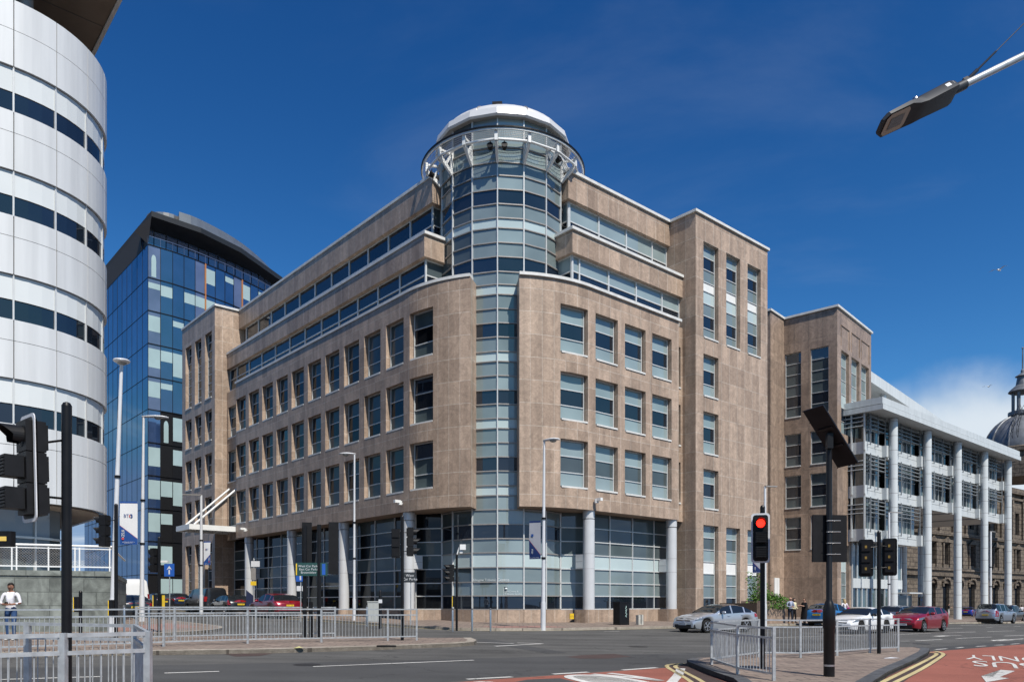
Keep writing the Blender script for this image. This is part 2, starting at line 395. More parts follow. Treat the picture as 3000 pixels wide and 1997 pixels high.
ribbon(lambda u,z,d=0.:(u,.95+d,z),m5,21.02,22.95,1,5); ribbon(lambda u,z,d=0.:(u,2.05+d,z),m6,24.5,26.9,1,5)
l5=[7.3]+[7.52+2.66*i for i in range(1,12)]+[38.38]; l6=[8.1]+[10.6+2.68*i for i in range(11)]
ribbon(lambda u,z,d=0.:(.95+d,u,z),l5,21.02,22.95,1,1); ribbon(lambda u,z,d=0.:(2.05+d,u,z),l6,24.5,26.9,1,1)
# little glazed returns towards the turret
for sw in (0,1):
    def P5(u,z,d=0.,s=sw): p=(7.35+d,u,z); return (p[1],p[0],z) if s else p
    def P6(u,z,d=0.,s=sw): p=(8.15+d,u,z); return (p[1],p[0],z) if s else p
    ribbon(P5,[.95,2.35],21.02,22.95,1,5 if not sw else 4); ribbon(P6,[2.05,2.7],24.5,26.9,1,5 if not sw else 4)

# glass turret: sixteen-sided, mullions on the bisector and every 22.5 degrees
TC=(6.01,5.89); TR_=4.02
def tv(k,r=TR_,z=0.):
    th=math.radians(22.5*k)                          # from the outward bisector, positive to the right
    ang=math.radians(225)+th
    return (TC[0]+r*math.cos(ang),TC[1]+r*math.sin(ang),z)
LEV=[1.28,2.1,2.92,3.8,4.68,5.52,6.38,7.25,8.1]
TYP=[1,0,0,2,0,1,0,0]
for base in (8.1,12.1,16.1):
    for h,t in ((.6,2),(.85,0),(.85,1),(.85,0),(.85,0)): LEV.append(LEV[-1]+h); TYP.append(t)
for z,t in ((20.7,2),(21.46,0),(22.35,1),(23.2,0),(24.07,0),(24.67,2),(25.5,0),(26.38,1),(27.2,0),(28.0,0),(28.9,5),(30.62,0)): LEV.append(z); TYP.append(t)
for k in range(-5,5):
    hi=MB(); mb=MB(); fb=MB()
    p0=Vector(tv(k)); p1=Vector(tv(k+1)); nrm=((p0+p1)*.5-Vector((TC[0],TC[1],0))).normalized(); t=(p1-p0).normalized()
    for i,ty in enumerate(TYP):
        z0,z1=LEV[i],LEV[i+1]
        if 8<z0<20.6 and not -1<=k<=0: continue
        q=ty
        if q==0 and k<-1: q=4 if random.random()<.5 else 0
        if k in(-1,0) and q==0: q=5 if k==0 and random.random()<.6 else 0
        j=random.uniform(-.008,.008)
        (hi if z0>20.6 and not -1<=k<=0 else mb).quad([p0+Vector((0,0,z0))+nrm*j,p1+Vector((0,0,z0))-nrm*j,p1+Vector((0,0,z1))-nrm*j,p0+Vector((0,0,z1))+nrm*j],q)
        c=(p0+p1)*.5+Vector((0,0,z0)); L_=(p1-p0).length/2-.035
        fb.obox(c+nrm*.02,t*L_,nrm*.05,Vector((0,0,.033)))
    if mb.f:
        w=mb.build('turret_glazing',PM,MAIN); fb.build('frame',FRAME_D,w)
    if hi.f: hi.build('turret_glazing',PM,MAIN)
fb=MB()
for k in range(-5,6):
    p=Vector(tv(k)); o=(p-Vector((TC[0],TC[1],0))).normalized(); s=Vector((-o.y,o.x,0))
    segs=[(1.28,30.62)] if -1<=k<=1 else [(1.28,7.3),(20.9,30.62)]
    for z0,z1 in segs: fb.obox(p+o*.02+Vector((0,0,(z0+z1)/2)),s*.034,o*.06,Vector((0,0,(z1-z0)/2)))
fb.build('mullion',FRAME,MAIN)
# solid core behind the panes so that no light leaks through
cb=MB(); cb.lathe([(3.5,.4),(3.5,30.5)],(TC[0],TC[1],0),16); cb.build('core',BLACKM,MAIN)

# dome: polygonal eaves band, smooth shell
DOME=mat('silver_dome_sheet',(.66,.66,.66),.35,.2,.5,.05,.8)
d=MB(); a0=math.radians(225)
d.lathe([(4.0,30.62),(4.34,30.62),(4.42,30.72),(4.32,31.12),(3.95,31.3)],(TC[0],TC[1],0),16,0,False,a0)
d.lathe([(4.3,30.615),(3.6,30.6)],(TC[0],TC[1],0),16,1,False,a0)
dm=d.build('dome',[DOME,FRAME_D],MAIN)
d=MB(); prof=[(4.05*math.cos(t),31.15+1.25*math.sin(t)) for t in [i*PI/2/14 for i in range(14)]]+[(.02,32.41)]
d.lathe(prof,(TC[0],TC[1],0),48,0,True); d.build('dome_shell',DOME,dm,40)
d=MB()
for k in (-3,-1,1,3):
    an=a0+math.radians(22.5*k+4)
    d.tube([(TC[0]+4.07*math.cos(t)*math.cos(an),TC[1]+4.07*math.cos(t)*math.sin(an),31.16+1.27*math.sin(t)) for t in [.05+i*.12 for i in range(11)]],.025,6)
d.build('seam',FRAME_D,dm)
d=MB(); f0=Vector((math.cos(a0),math.sin(a0),0)); s0=Vector((-f0.y,f0.x,0)); pc=Vector((TC[0],TC[1],0))+f0*2.9+s0*-.1
d.obox(pc+Vector((0,0,31.95)),s0*.30,f0*.3,Vector((0,0,.2))); d.obox(pc+f0*.31+Vector((0,0,31.95)),s0*.25,f0*.012,Vector((0,0,.15)))
d.build('hatch',BLACKM,dm)
d=MB(); d.cyl((TC[0]+.5,TC[1]-.5,32.2),(TC[0]+.5,TC[1]-.5,33.6),.045); d.build('mast',WHITE,dm)

# maintenance gallery round the turret with bracket frames
g=MB(); RG=5.2
ks=[-5+i*.25 for i in range(41)]
def ring(mb,r,z,hw,hh,m,ks=ks):
    for k0,k1 in zip(ks[:-1],ks[1:]):
        a=Vector(tv(k0,r)); b=Vector(tv(k1,r)); oa=(a-Vector((*TC,0))).normalized(); ob=(b-Vector((*TC,0))).normalized()
        Z=Vector((0,0,1))
        mb.hexa([a-oa*hw+Z*(z-hh),a+oa*hw+Z*(z-hh),b+ob*hw+Z*(z-hh),b-ob*hw+Z*(z-hh),a-oa*hw+Z*(z+hh),a+oa*hw+Z*(z+hh),b+ob*hw+Z*(z+hh),b-ob*hw+Z*(z+hh)],m)
ring(g,RG,29.30,.04,.055,0); ring(g,RG+.05,29.40,.05,.04,1)
gal=g.build('gallery',[FRAME,BLACK],MAIN); g=MB(); ring(g,4.25,29.25,.04,.06,0); g.build('inner_ring',WHITE,gal)
g=MB()
for i in range(0,len(ks)*6-6):                        # open grating: radial bars and hoops
    k=-5+i/18.
    if k>5: break
    a=Vector(tv(k,4.28,29.3)); b=Vector(tv(k,5.14,29.3)); g.cyl(a,b,.007,n=4)
for r in [4.45+.16*i for i in range(5)]: ring(g,r,29.3,.007,.012,0)
g.build('grating',FRAME_D,gal)
g=MB()
for k in range(-5,5):                                   # straight tubes between the bracket feet
    g.cyl(tv(k+.06,5.0,28.8),tv(k+.94,5.0,28.8),.07,n=10)
g.build('tube_rail',WHITE,gal,40)
for k in range(-5,6):
    b=MB(); o=(Vector(tv(k))-Vector((*TC,0))).normalized(); s=Vector((-o.y,o.x,0)); Z=Vector((0,0,1))
    def bar(r0,z0,r1,z1,w=.05,h=.07):
        p=Vector(tv(k,r0,z0)); q=Vector(tv(k,r1,z1)); d_=(q-p); n_=d_.normalized().cross(s)
        b.obox((p+q)*.5,d_*.5,s*w,n_*h)
    bar(5.05,28.7,5.05,29.28,.09,.07); bar(5.0,28.72,4.1,27.95,.075,.1); bar(4.16,28.0,4.16,29.25); bar(5.0,29.15,4.12,29.15,.06,.06); bar(4.6,28.4,4.2,29.1)
    b.build('bracket',WHITE,gal)
for k in (-2.9,-.2,.25,2.2):
    b=MB(); p=Vector(tv(k,4.75,28.55)); o=(p-Vector((*TC,28.55))).normalized(); b.cyl(p-o*.14-Vector((0,0,.1)),p+o*.16,.13,.19,12); b.cyl(p,p+Vector((0,0,.3)),.03)
    b.build('floodlight',BLACKM,gal)
# ground floor: glazed screens set back behind the columns, plinth below
def screen(pts,z0,z1,kinds,width=2.0,skip=()):
    rows=[1.28,2.1,2.92,3.8,4.68,5.52,6.38,7.3]
    for si,(A,B) in enumerate(zip(pts[:-1],pts[1:])):
        A=Vector((*A,0)); B=Vector((*B,0)); Ln=(B-A).length; n=max(1,round(Ln/width)); t=(B-A)/Ln; nr=Vector((t.y,-t.x,0))
        mb=MB(); fb=MB()
        if nr.dot(Vector((1,1,0)))>0: nr=-nr
        for i in range(n):
            p=A+t*Ln*i/n; q=A+t*Ln*(i+1)/n
            for r in range(7):
                k=kinds(r,i); j=random.uniform(-.006,.006)
                mb.quad([p+Vector((0,0,rows[r]))+nr*j,q+Vector((0,0,rows[r]))-nr*j,q+Vector((0,0,rows[r+1]))-nr*j,p+Vector((0,0,rows[r+1]))+nr*j],k)
                fb.obox((p+q)*.5+Vector((0,0,rows[r]))+nr*.02,t*(Ln/n/2-.03),nr*.045,Vector((0,0,.03)))
        for i in range(n+1):
            p=A+t*Ln*i/n; fb.obox(p+nr*.02+Vector((0,0,4.29)),t*.03,nr*.055,Vector((0,0,3.01)))
        w=mb.build('glazed_screen',PM,MAIN); fb.build('frame',FRAME,w)
def kR(r,i):
    if r==3: return 2
    if r==0: return 1 if random.random()<.8 else 0
    if r in(1,2): return 0
    return 7 if random.random()<.6 else 4
def kL(r,i):
    if r==3: return 7
    return 6 if random.random()<.7 else 7
pR=[tuple(tv(3)[:2]),(8.9,1.3),(17.9,1.3)]
pL=[tuple(tv(-3)[:2]),(1.3,8.9),(1.3,38.3)]
random.seed(11)
screen(pR,1.28,7.3,kR,2.05); screen(pL,1.28,7.3,kL,2.4)
pl=MB()
def plinth(pts,off=.06):
    for A,B in zip(pts[:-1],pts[1:]):
        A=Vector((*A,0)); B=Vector((*B,0)); t=(B-A).normalized(); nr=Vector((t.y,-t.x,0))
        if nr.dot(Vector((1,1,0)))>0: nr=-nr
        pl.hexa([A+nr*off+Vector((0,0,-1.5)),B+nr*off+Vector((0,0,-1.5)),B-nr*.4+Vector((0,0,-1.5)),A-nr*.4+Vector((0,0,-1.5)),A+nr*off+Vector((0,0,1.26)),B+nr*off+Vector((0,0,1.26)),B-nr*.4+Vector((0,0,1.26)),A-nr*.4+Vector((0,0,1.26))])
plinth(pR); plinth(pL); plinth([tv(k)[:2] for k in range(-3,4)],.07)
pl.build('plinth',GRANITE,MAIN)
for isR,us in ((1,(8.3,16.5)),(0,(8.42,16.6,24.8,33.0))):
    for u in us:
        c=(u,.43) if isR else (.43,u); mb=MB()
        mb.lathe([(.36,1.262),(.36,6.78)],(c[0],c[1],0),32,0); mb.lathe([(.335,6.78),(.335,6.84)],(c[0],c[1],0),32,1,False); mb.lathe([(.37,6.84),(.37,7.315)],(c[0],c[1],0),32,0)
        mb.lathe([(.363,3.76),(.363,3.775)],(c[0],c[1],0),32,1,False); mb.lathe([(.363,4.68),(.363,4.695)],(c[0],c[1],0),32,1,False)
        o=mb.build('column',[SILVERCOL,FRAME_D],MAIN,40)
        b=MB()
        if isR: b.box(u-.33,u+.1,.47,1.24,3.8,4.66); b.box(u-.335,u-.33,.65,1.23,4.22,4.24,1)
        else: b.box(.47,1.24,u-.33,u+.1,3.8,4.66); b.box(.65,1.23,u-.335,u-.33,4.22,4.24,1)
        b.build('beam',[SILVERCOL,FRAME_D],o)
        b=MB(); b.lathe([(.42,-1.5),(.42,1.26)],(c[0],c[1],0),32,0)
        if isR: b.box(u-.42,u+.42,.43,1.25,-1.5,1.259)
        else: b.box(.43,1.25,u-.42,u+.42,-1.5,1.259)
        b.build('column_base',GRANITE,o)
# cctv cameras under the overhang
for P,u in ((face_right,8.3),(face_left,8.42),(face_left,32.3)):
    b=MB(); p=Vector(P(u,7.85,-.02)); q=Vector(P(u,7.85,-.55)); dr=(q-p).normalized()
    b.cyl(p,p+dr*.22,.03); b.cyl(p+dr*.2+Vector((0,0,-.1)),p+dr*.2+Vector((0,0,.14)),.13,.13,12); b.obox(p+dr*.42+Vector((0,0,.1)),dr*.2,Vector((-dr.y,dr.x,0))*.1,Vector((0,0,.09)))
    b.build('cctv_camera',WHITE,MAIN)

# stair towers
def tower(P,ulo,uhi,cols_,strips,singles,ground_,side):
    mb=MB(); ops=[]
    for c in cols_: ops.append((c[0],c[1],strips[0],strips[1]))
    for ci,zs in singles: ops += [(cols_[ci][0],cols_[ci][1],a,b) for a,b in zs]
    for c in cols_: ops.append((c[0],c[1],ground_[0],ground_[1]))
    wall_with_openings(mb,P,ulo,uhi,-1.5,28.52,ops,.34,0)
    return mb,ops
TRC=[(18.87,20.67),(21.63,23.4),(24.37,26.17)]
PTR=lambda u,z,d=0.:(u,-.5+d,z)
mb,_=tower(PTR,17.97,27.1,TRC,(20.1,26.8),[(0,[(16.03,19.0),(12.03,15.0),(8.2,11.0)])],(1.15,7.1),0)
mb.quad([(17.97,-.5,-1.5),(17.97,12,-1.5),(17.97,12,28.52),(17.97,-.5,28.52)]); mb.quad([(27.1,-.5,-1.5),(27.1,22,-1.5),(27.1,22,28.52),(27.1,-.5,28.52)])
mb.quad([(17.97,-.5,28.52),(27.1,-.5,28.52),(27.1,12,28.52),(17.97,12,28.52)],1)
mb.build('tower',[GRANITE,CAP],MAIN)
STRIP=[(1,5),(1,1),(1,0),(.75,3),(1,2),(1,0),(1,1),(1,0)]
GRD=[(1,5),(1,4),(1,5),(1,3),(1,0),(1,0),(1.05,1)]
for c in TRC:
    window(MAIN,PTR,c[0]+.05,c[1]-.05,20.1,26.8,STRIP); window(MAIN,PTR,c[0]+.05,c[1]-.05,1.15,7.1,GRD)
for a,b in [(16.03,19.0),(12.03,15.0),(8.2,11.0)]: window(MAIN,PTR,TRC[0][0]+.05,TRC[0][1]-.05,a,b,[(1,5),(1,1),(1,5)])
c_=MB(); c_.box(17.84,27.23,-.63,.2,28.523,28.7); c_.box(17.84,18.4,.203,12,28.523,28.7); c_.build('parapet_cap',CAP,MAIN)
TLC=[(39.15,40.86),(41.78,43.48),(44.4,46.06)]
PTL=lambda u,z,d=0.:(-.5+d,u,z)
sing=[(16.5,19.4),(12.5,15.4),(8.5,11.4)]
mb,_=tower(PTL,38.4,47.0,TLC,(20.4,26.5),[(i,sing) for i in range(3)],(1.2,7.2),0)
mb.quad([(-.5,38.4,-1.5),(12,38.4,-1.5),(12,38.4,28.52),(-.5,38.4,28.52)]); mb.quad([(-.5,47,-1.5),(12,47,-1.5),(12,47,28.52),(-.5,47,28.52)])
mb.quad([(-.5,38.4,28.52),(-.5,47,28.52),(12,47,28.52),(12,38.4,28.52)],1)
mb.build('tower',[GRANITE,CAP],MAIN)
for c in TLC:
    window(MAIN,PTL,c[0]+.05,c[1]-.05,20.4,26.5,[(1,1),(1,1),(1,1),(.75,4),(1,4),(1,1),(1,1),(1,4)])
    for a,b in sing: window(MAIN,PTL,c[0]+.05,c[1]-.05,a,b,[(1,1),(1,1),(1,4)])
    window(MAIN,PTL,c[0]+.05,c[1]-.05,1.2,7.2,[(1,1),(1,4),(1,1),(1,4),(1,1),(1,1),(1,1)])
c_=MB(); c_.box(-.56,.2,38.27,47.13,28.523,28.7); c_.box(.203,12,38.27,38.8,28.523,28.7); c_.build('parapet_cap',CAP,MAIN)
# back of the building (closes the volume)
mb=MB(); mb.prism([(2.6,9),(9,2.6),(27,2.6),(27,22),(20,22),(20,46.9),(2.6,46.9)],7.35,28.15); mb.prism([(3.2,11),(11,3.2),(26.9,3.2),(26.9,22),(20,22),(20,46.8),(3.2,46.8)],-1.5,7.3)
mb.build('rear_block',BLACKM,MAIN)
# entrance canopy with two stays beside the far tower
GLZ=glass('canopy_glass',(.38,.42,.4),.12,.05)
cn=MB(); cn.box(-3.7,.55,34.95,35.2,7.9,8.35); cn.box(-3.7,.55,38.0,38.25,7.9,8.35); cn.box(-3.95,-3.703,34.95,38.25,7.9,8.35)
for i in range(5): cn.box(-3.2+.8*i,-3.1+.8*i,35.203,37.997,7.93,8.05)
co=cn.build('entrance_canopy',WHITE,MAIN)
cn=MB(); cn.box(-3.7,.5,35.203,37.997,8.06,8.1); cn.build('glass_roof',GLZ,co)
for b_ in (35.35,37.8):
    cn=MB(); cn.cyl((-3.4,b_,8.36),(.6,b_,12.0),.09); cn.build('stay',WHITE,co,40)
# etched lettering on the lower turret panes
LET=mat('white_film_lettering',(.6,.65,.66),.6)
mb=MB(); p0=Vector(tv(0)); p1=Vector(tv(1)); nn=((p0+p1)*.5-Vector((*TC,0))).normalized(); t=(p1-p0).normalized(); Z=Vector((0,0,1))
add_text(mb,'Centre',.26,p0+nn*.02+t*.33+Z*3.05,t,Z); add_text(mb,'HM Courts &\nTribunals Service',.15,p0+nn*.02+t*.42+Z*2.28,t,Z,align='LEFT')
mb.obox(p0+nn*.02+t*.36+Z*2.33,t*.008,nn*.001,Z*.22); mb.lathe([(.09,0),(.03,.12),(.09,.14)],p0+nn*.03+t*.5+Z*2.5,8)
p2=Vector(tv(-1)); nn2=((p0+p2)*.5-Vector((*TC,0))).normalized(); t2=(p0-p2).normalized()
add_text(mb,'Glasgow Tribunals',.2,p0+nn2*.02-t2*.8+Z*3.05,t2,Z)
mb.build('lettering',LET,MAIN)
# ------------------------------------------------------------------ second granite block (turned a little)
def t_on(u,o,d):
    """distance t along o + d*t (plan) at which a wall is crossed by the line of sight u"""
    x=(u-CX)/F; return (x*o[1]-o[0])/(d[0]-x*d[1])
D2=Vector((.663,.749,0)).normalized(); E2=Vector((-D2.y,D2.x,0)); C2=Vector((29.4,71.4,0))
B2=thing('office_building','brown granite block beyond the light well, beside the white columned building','office building',C2,math.atan2(D2.y,D2.x))
PF=lambda u,z,d=0.:(u,d,z)
PS=lambda u,z,d=0.:(d,u,z)
mb=MB(); fw=[]
for a,b in ((2465,2484),(2495,2514.5),(2524,2542.5)): fw.append((t_on(a,C2,D2)-.05,t_on(b,C2,D2)+.35))
ops=[(a,b,17.2,24.8) for a,b in fw]+[(a,b,.9,7.0) for a,b in fw]
wall_with_openings(mb,PF,0,9.5,-2,28.4,ops,.34,0)
sw=[(t_on(2427.5,C2,E2),t_on(2374,C2,E2)),(t_on(2347,C2,E2),min(4.85,t_on(2295,C2,E2)))]
sz=[(19.0,25.1),(14.4,17.5),(10.5,13.6),(6.6,9.7),(2.6,5.6)]
ops=[(a,b,c,d) for a,b in sw for c,d in sz[:4]]
wall_with_openings(mb,PS,0,4.92,-2,28.4,ops,.2,0)
mb.quad([(0,4.92,-2),(-3.08,4.92,-2),(-3.08,4.92,28.4),(0,4.92,28.4)]); mb.quad([(-3.08,4.92,-2),(-3.08,16,-2),(-3.08,16,28.4),(-3.08,4.92,28.4)])
mb.quad([(9.5,0,-2),(9.5,14,-2),(9.5,14,28.4),(9.5,0,28.4)]); mb.quad([(0,0,28.4),(9.5,0,28.4),(9.5,14,28.4),(-3.08,14,28.4),(-3.08,4.92,28.4),(0,4.92,28.4)],1)
for a,b in fw:                                       # blind recessed panels above the strips
    mapped_box(mb,PF,a,a+.05,25.2,27.0,-.03,.02); mapped_box(mb,PF,b-.05,b,25.2,27.0,-.06,.02); mapped_box(mb,PF,a,b,27.0,27.06,-.07,.02)
mb.build('wall',[GRANITE_D,CAP],B2)
for a,b in fw:
    window(B2,PF,a+.02,b-.02,17.2,24.8,[(1,5),(1,0),(1,5),(1,2),(1,1),(1,5)],.34,.05,sill=False)
    window(B2,PF,a+.02,b-.02,.9,7.0,[(1,5),(1,2),(1,0),(1,0),(1,0)],.34,.05,sill=False)
for a,b in sw:
    for i,(c,d) in enumerate(sz[:4]): window(B2,PS,a+.02,b-.02,c,d,[(1,4)]*4+[(1,1),(1,4)] if i==0 else [(1,4),(1,1),(1,4)],.2,.05)
c_=MB(); c_.box(-.15,9.65,-.15,.4,28.403,28.6); c_.box(-.15,.4,.403,5.0,28.403,28.6); c_.box(-3.2,-.153,4.8,5.2,28.403,28.6); c_.build('parapet_cap',CAP,B2)
d_=MB(); d_.box(-2.3,-1.25,4.84,4.93,-.6,4.0); w=d_.build('service_door',WHITE,B2)
d_=MB(); d_.box(-1.79,-1.77,4.83,4.838,.1,3.9); d_.box(-2.25,-1.3,4.83,4.838,2.0,2.04); d_.build('door_joint',FRAME_D,w)
# low link wall in the gap, closing the view between the two blocks
g0=rl(R0+27.1,L0+10); g1=C2+E2*14+D2*-3.08

# ------------------------------------------------------------------ white louvred building on round columns
DW=Vector((.747,.665,0)).normalized(); EW=Vector((-DW.y,DW.x,0)); W0=Vector((42.07,80.,0))
WB=thing('office_building','white louvred office building raised on tall white round columns','office building',W0,math.atan2(DW.y,DW.x))
WP=mat('white_cladding_panel',(.52,.55,.56),.4,0,.5,.09,.9,streak=True)
WCOL=mat('white_column_cladding',(.60,.63,.64),.3,.05,.5,.06,1.,streak=True)
LOUV=mat('louvre_metal',(.30,.32,.33),.4,.3,.5,.08,5.)
GW=glass('office_glass_clear',(.09,.13,.135),.2,.02,.3); GWD=glass('office_glass_dark',(.012,.018,.02),.16,.02,.2)
tcol=[-8.1,0.,8.26,16.5,24.8]
def ring_joint(mb,c,r,z): mb.lathe([(r,z-.02),(r,z+.02)],c,28,1,False)
for i,t in enumerate(tcol):
    mb=MB(); mb.lathe([(.39,-1.5),(.39,19.05)],(t,0,0),28,0)
    z=1.2
    while z<19: ring_joint(mb,(t,0,0),.393,z); z+=1.35
    mb.build('column',[WCOL,FRAME_D],WB,40)
for t in (16.5,22.0):
    mb=MB(); mb.lathe([(.39,-1.5),(.39,11.3)],(t,9.,0),24,0); z=1.2
    while z<11: ring_joint(mb,(t,9.,0),.394,z); z+=1.35
    mb.build('column',[WCOL,FRAME_D],WB,40)
# eaves
mb=MB(); mb.box(-12.66,26.2,-1.0,12,19.08,19.55); mb.box(-12.56,26.1,-.9,12,19.63,20.2); mb.box(-12.4,26.,-.7,12,19.55,19.63,1)
mb.build('eaves',[WP,BLACK],WB)
# upper roof: a pitched monitor sinking behind the eaves towards the far end
mb=MB(); mb.add([(-10,6,26.6),(24,6,22.9),(24,14,23.4),(-10,14,27.1),(-10,6,27.75),(24,6,24.05),(24,14,24.5),(-10,14,28.2)],[(0,1,2,3),(4,5,6,7),(0,1,5,4),(1,2,6,5),(2,3,7,6),(3,0,4,7)]) if True else mb.add([(-14,1.0,24.4),(9,1.0,20.95),(9,9,21.2),(-14,9,24.8),(-14,.9,25.4),(12,.9,21.2),(12,9,21.5),(-14,9,26.)],[(0,1,2,3),(4,5,6,7),(0,1,5,4),(1,2,6,5),(2,3,7,6),(3,0,4,7)])
mb.build('upper_roof',WP,WB)
mb=MB(); mb.box(-10,23.5,8.0,13,20.25,22.8); mb.build('upper_storey',BLACKM,WB)
mb=MB()
mb.cyl((5.2,6.6,20.2),(5.2,6.6,25.3),.3,n=16)
mb.build('roof_post',WCOL,WB,40)
# storeys: spandrels, louvres and glazing behind the columns; the first bay has two more storeys below
def storey(x0,x1,zs,zt,y=.75):
    """zs underside of spandrel, zt top of storey"""
    sp=MB(); sp.box(x0,x1,y,y+.3,zs,zs+.62); sp.box(x0,x1,y+.02,y+.3,zs+.66,zs+1.12); sp.box(x0,x1,y+.31,9,zs+.05,zs+.3)
    o=sp.build('spandrel',WP,WB)
    gl=MB(); fb=MB(); n=max(1,round((x1-x0)/1.0))
    for i in range(n):
        a=x0+(x1-x0)*i/n; b=x0+(x1-x0)*(i+1)/n
        gl.quad([(a,y+.3,zs+1.12),(b,y+.3,zs+1.12),(b,y+.3,zt),(a,y+.3,zt)],0 if random.random()<.62 else 1)
        fb.box(a-.025,a+.025,y+.22,y+.32,zs+1.12,zt)
    g=gl.build('glazing',[GW,GWD],WB); fb.box(x0,x1,y+.21,y+.33,zs+2.3,zs+2.36); fb.build('frame',FRAME,g)
    lv=MB()
    for k in range(4): lv.box(x0+.05,x1-.05,y-.32,y+.0,zt-.35-.36*k,zt-.29-.36*k)
    m=max(1,round((x1-x0)/2.05))
    for i in range(m+1):
        a=x0+.1+(x1-x0-.2)*i/m; lv.box(a-.035,a+.035,y-.34,y-.26,zs+.75,zt); lv.box(a-.03,a+.03,y-.262,y+.02,zs+.8,zs+.86)
    lv.build('louvre',LOUV,WB)
bays=[(-12.0,-8.7)]+[(tcol[i]+.6,tcol[i+1]-.6) for i in range(4)]
for bi,(a,b) in enumerate(bays):
    for zs in (11.4,15.4): storey(a,b,zs,zs+4.0 if zs<15 else 19.07)
    if bi<2: storey(a,b,7.4,11.4)
for i,t in enumerate(tcol):
    for zs in ((7.4,11.4,15.4) if i<2 else (11.4,15.4)): mb=MB(); mb.box(t-.75,t-.1,.3,.8,zs+.02,zs+1.1); mb.build('column_bracket',WP,WB)
mb=MB()                                                 # solid mass behind the glazing
mb.box(-12,26,2.2,12,11.6,20.); mb.box(-12,-.3,2.2,12,7.6,11.55)
mb.build('inner_mass',BLACKM,WB)
mb=MB()
for x0,x1,y in ((-11.5,-.5,2.4),):
    n=11
    for i in range(n):
        a=x0+(x1-x0)*i/n; b=x0+(x1-x0)*(i+1)/n
        for z0,z1,k in ((-1,3.1,0),(4.0,7.4,0)): mb.quad([(a+.05,y,z0),(b-.05,y,z0),(b-.05,y,z1),(a+.05,y,z1)],k if i%3 else 1)
        mb.box(a-.05,a+.05,y-.1,y+.05,-1,7.4,2)
    mb.box(x0,x1,y-.15,y+.1,3.1,4.0,2)
n=6
for i in range(n):
    a=2.4+1.3*i; b=a+1.3
    mb.quad([(-.5,a,-1),(-.5,b-.05,-1),(-.5,b-.05,7.4),(-.5,a,7.4)],0); mb.box(-.55,-.4,a-.05,a+.05,-1,7.4,2)
mb.build('lower_glazing',[GW,GWD,WP],WB)
# end face turned towards the camera: louvred bay
mb=MB(); gl=MB()
for zs in (7.4,11.4,15.4):
    mb.box(-12.3,-12.0,.75,4.5,zs,zs+1.1); gl.quad([(-12.1,.75,zs+1.1),(-12.1,4.5,zs+1.1),(-12.1,4.5,zs+4),(-12.1,.75,zs+4)],0)
    for y in (.8,2.,3.4): mb.box(-12.45,-12.32,y-.06,y+.06,zs+.3,zs+4)
    for k in range(3): mb.box(-12.5,-12.2,.9,4.4,zs+3.3-.4*k,zs+3.36-.4*k)
mb.build('end_louvre',WP,WB); gl.build('end_glazing',[GWD],WB)

# ------------------------------------------------------------------ domed stone building behind
STN=cladding('soot_darkened_sandstone',(.17,.14,.11),(.13,.105,.08),(.05,.04,.035),1.6,.62,.05,offs=.5,grain=.3,vein=.4,rough=.8)
DV=Vector((.80,.60,0)).normalized(); V0=at(2700,1766,112); V0.z=0
VB=thing('domed_building','soot dark ornate stone building with a lead grey dome and lantern','building',V0,math.atan2(DV.y,DV.x))
mb=MB(); ops=[]
for i in range(9):
    x=2.2+4.2*i
    ops+= [(x,x+2.0,.2,4.6),(x+.2,x+1.8,7.4,10.4),(x+.2,x+1.8,13.0,16.6)]
wall_with_openings(mb,PF,-6,42,-3,20.5,ops,.5,0)
for z,h,o in ((5.6,.45,.35),(6.5,.3,.2),(11.6,.5,.4),(18.6,.4,.3),(19.6,.9,.7)): mapped_box(mb,PF,-6,42,z,z+h,-o,.1)
for i in range(9):
    x=3.2+4.2*i
    mapped_box(mb,PF,x-1.25,x-.85,7.2,10.6,-.2,.1); mapped_box(mb,PF,x+.85,x+1.25,7.2,10.6,-.2,.1); mb.add([(x-1.5,-.3,10.6),(x+1.5,-.3,10.6),(x,-.3,11.4),(x-1.5,.1,10.6),(x+1.5,.1,10.6),(x,.1,11.4)],[(0,1,2),(0,3,4,1),(1,4,5,2),(2,5,3,0)])
    for k in range(7):                                   # arch stones over the ground-floor windows
        t=PI*k/6; mb.obox((x+1.2*math.cos(t),-.1,4.4+1.05*math.sin(t)),(.22*math.cos(t),0,.22*math.sin(t)),(0,.14,0),(-.25*math.sin(t),0,.25*math.cos(t)))
for i in range(10): mapped_box(mb,PF,.6+4.2*i,1.2+4.2*i,11.6,19.6,-.3,.1)
mb.quad([(-6,0,-3),(-6,20,-3),(-6,20,20.5),(-6,0,20.5)]); mb.quad([(-6,0,20.5),(42,0,20.5),(42,20,20.5),(-6,20,20.5)])
mb.build('wall',STN,VB)
for i in range(9):
    x=2.2+4.2*i
    for a,b,c,d in ((x,x+2.0,.2,4.6),(x+.2,x+1.8,7.4,10.4),(x+.2,x+1.8,13.0,16.6)):
        window(VB,PF,a,b,c,d,[(1,1),(1,1)],.5,.09,BLACKM,False,2)
LEAD=mat('lead_dome_sheet',(.15,.16,.175),.5,.3,.5,.3,1.2)
dc=at(2996,1766,118); dl=VB.matrix_basis.inverted() if False else None
dvx=Vector((dc.x-V0.x,dc.y-V0.y,0)); dc=(dvx.dot(DV),dvx.dot(Vector((-DV.y,DV.x,0))),0)
mb=MB(); mb.lathe([(5.2,20),(5.2,23.6),(5.6,23.7),(5.6,24.3),(5.0,24.5)],dc,16,0); mb.build('drum',STN,VB)
mb=MB(); mb.lathe([(4.9*math.cos(t)+.1,24.5+5.2*math.sin(t)) for t in [i*1.3/12 for i in range(13)]],dc,32,0)
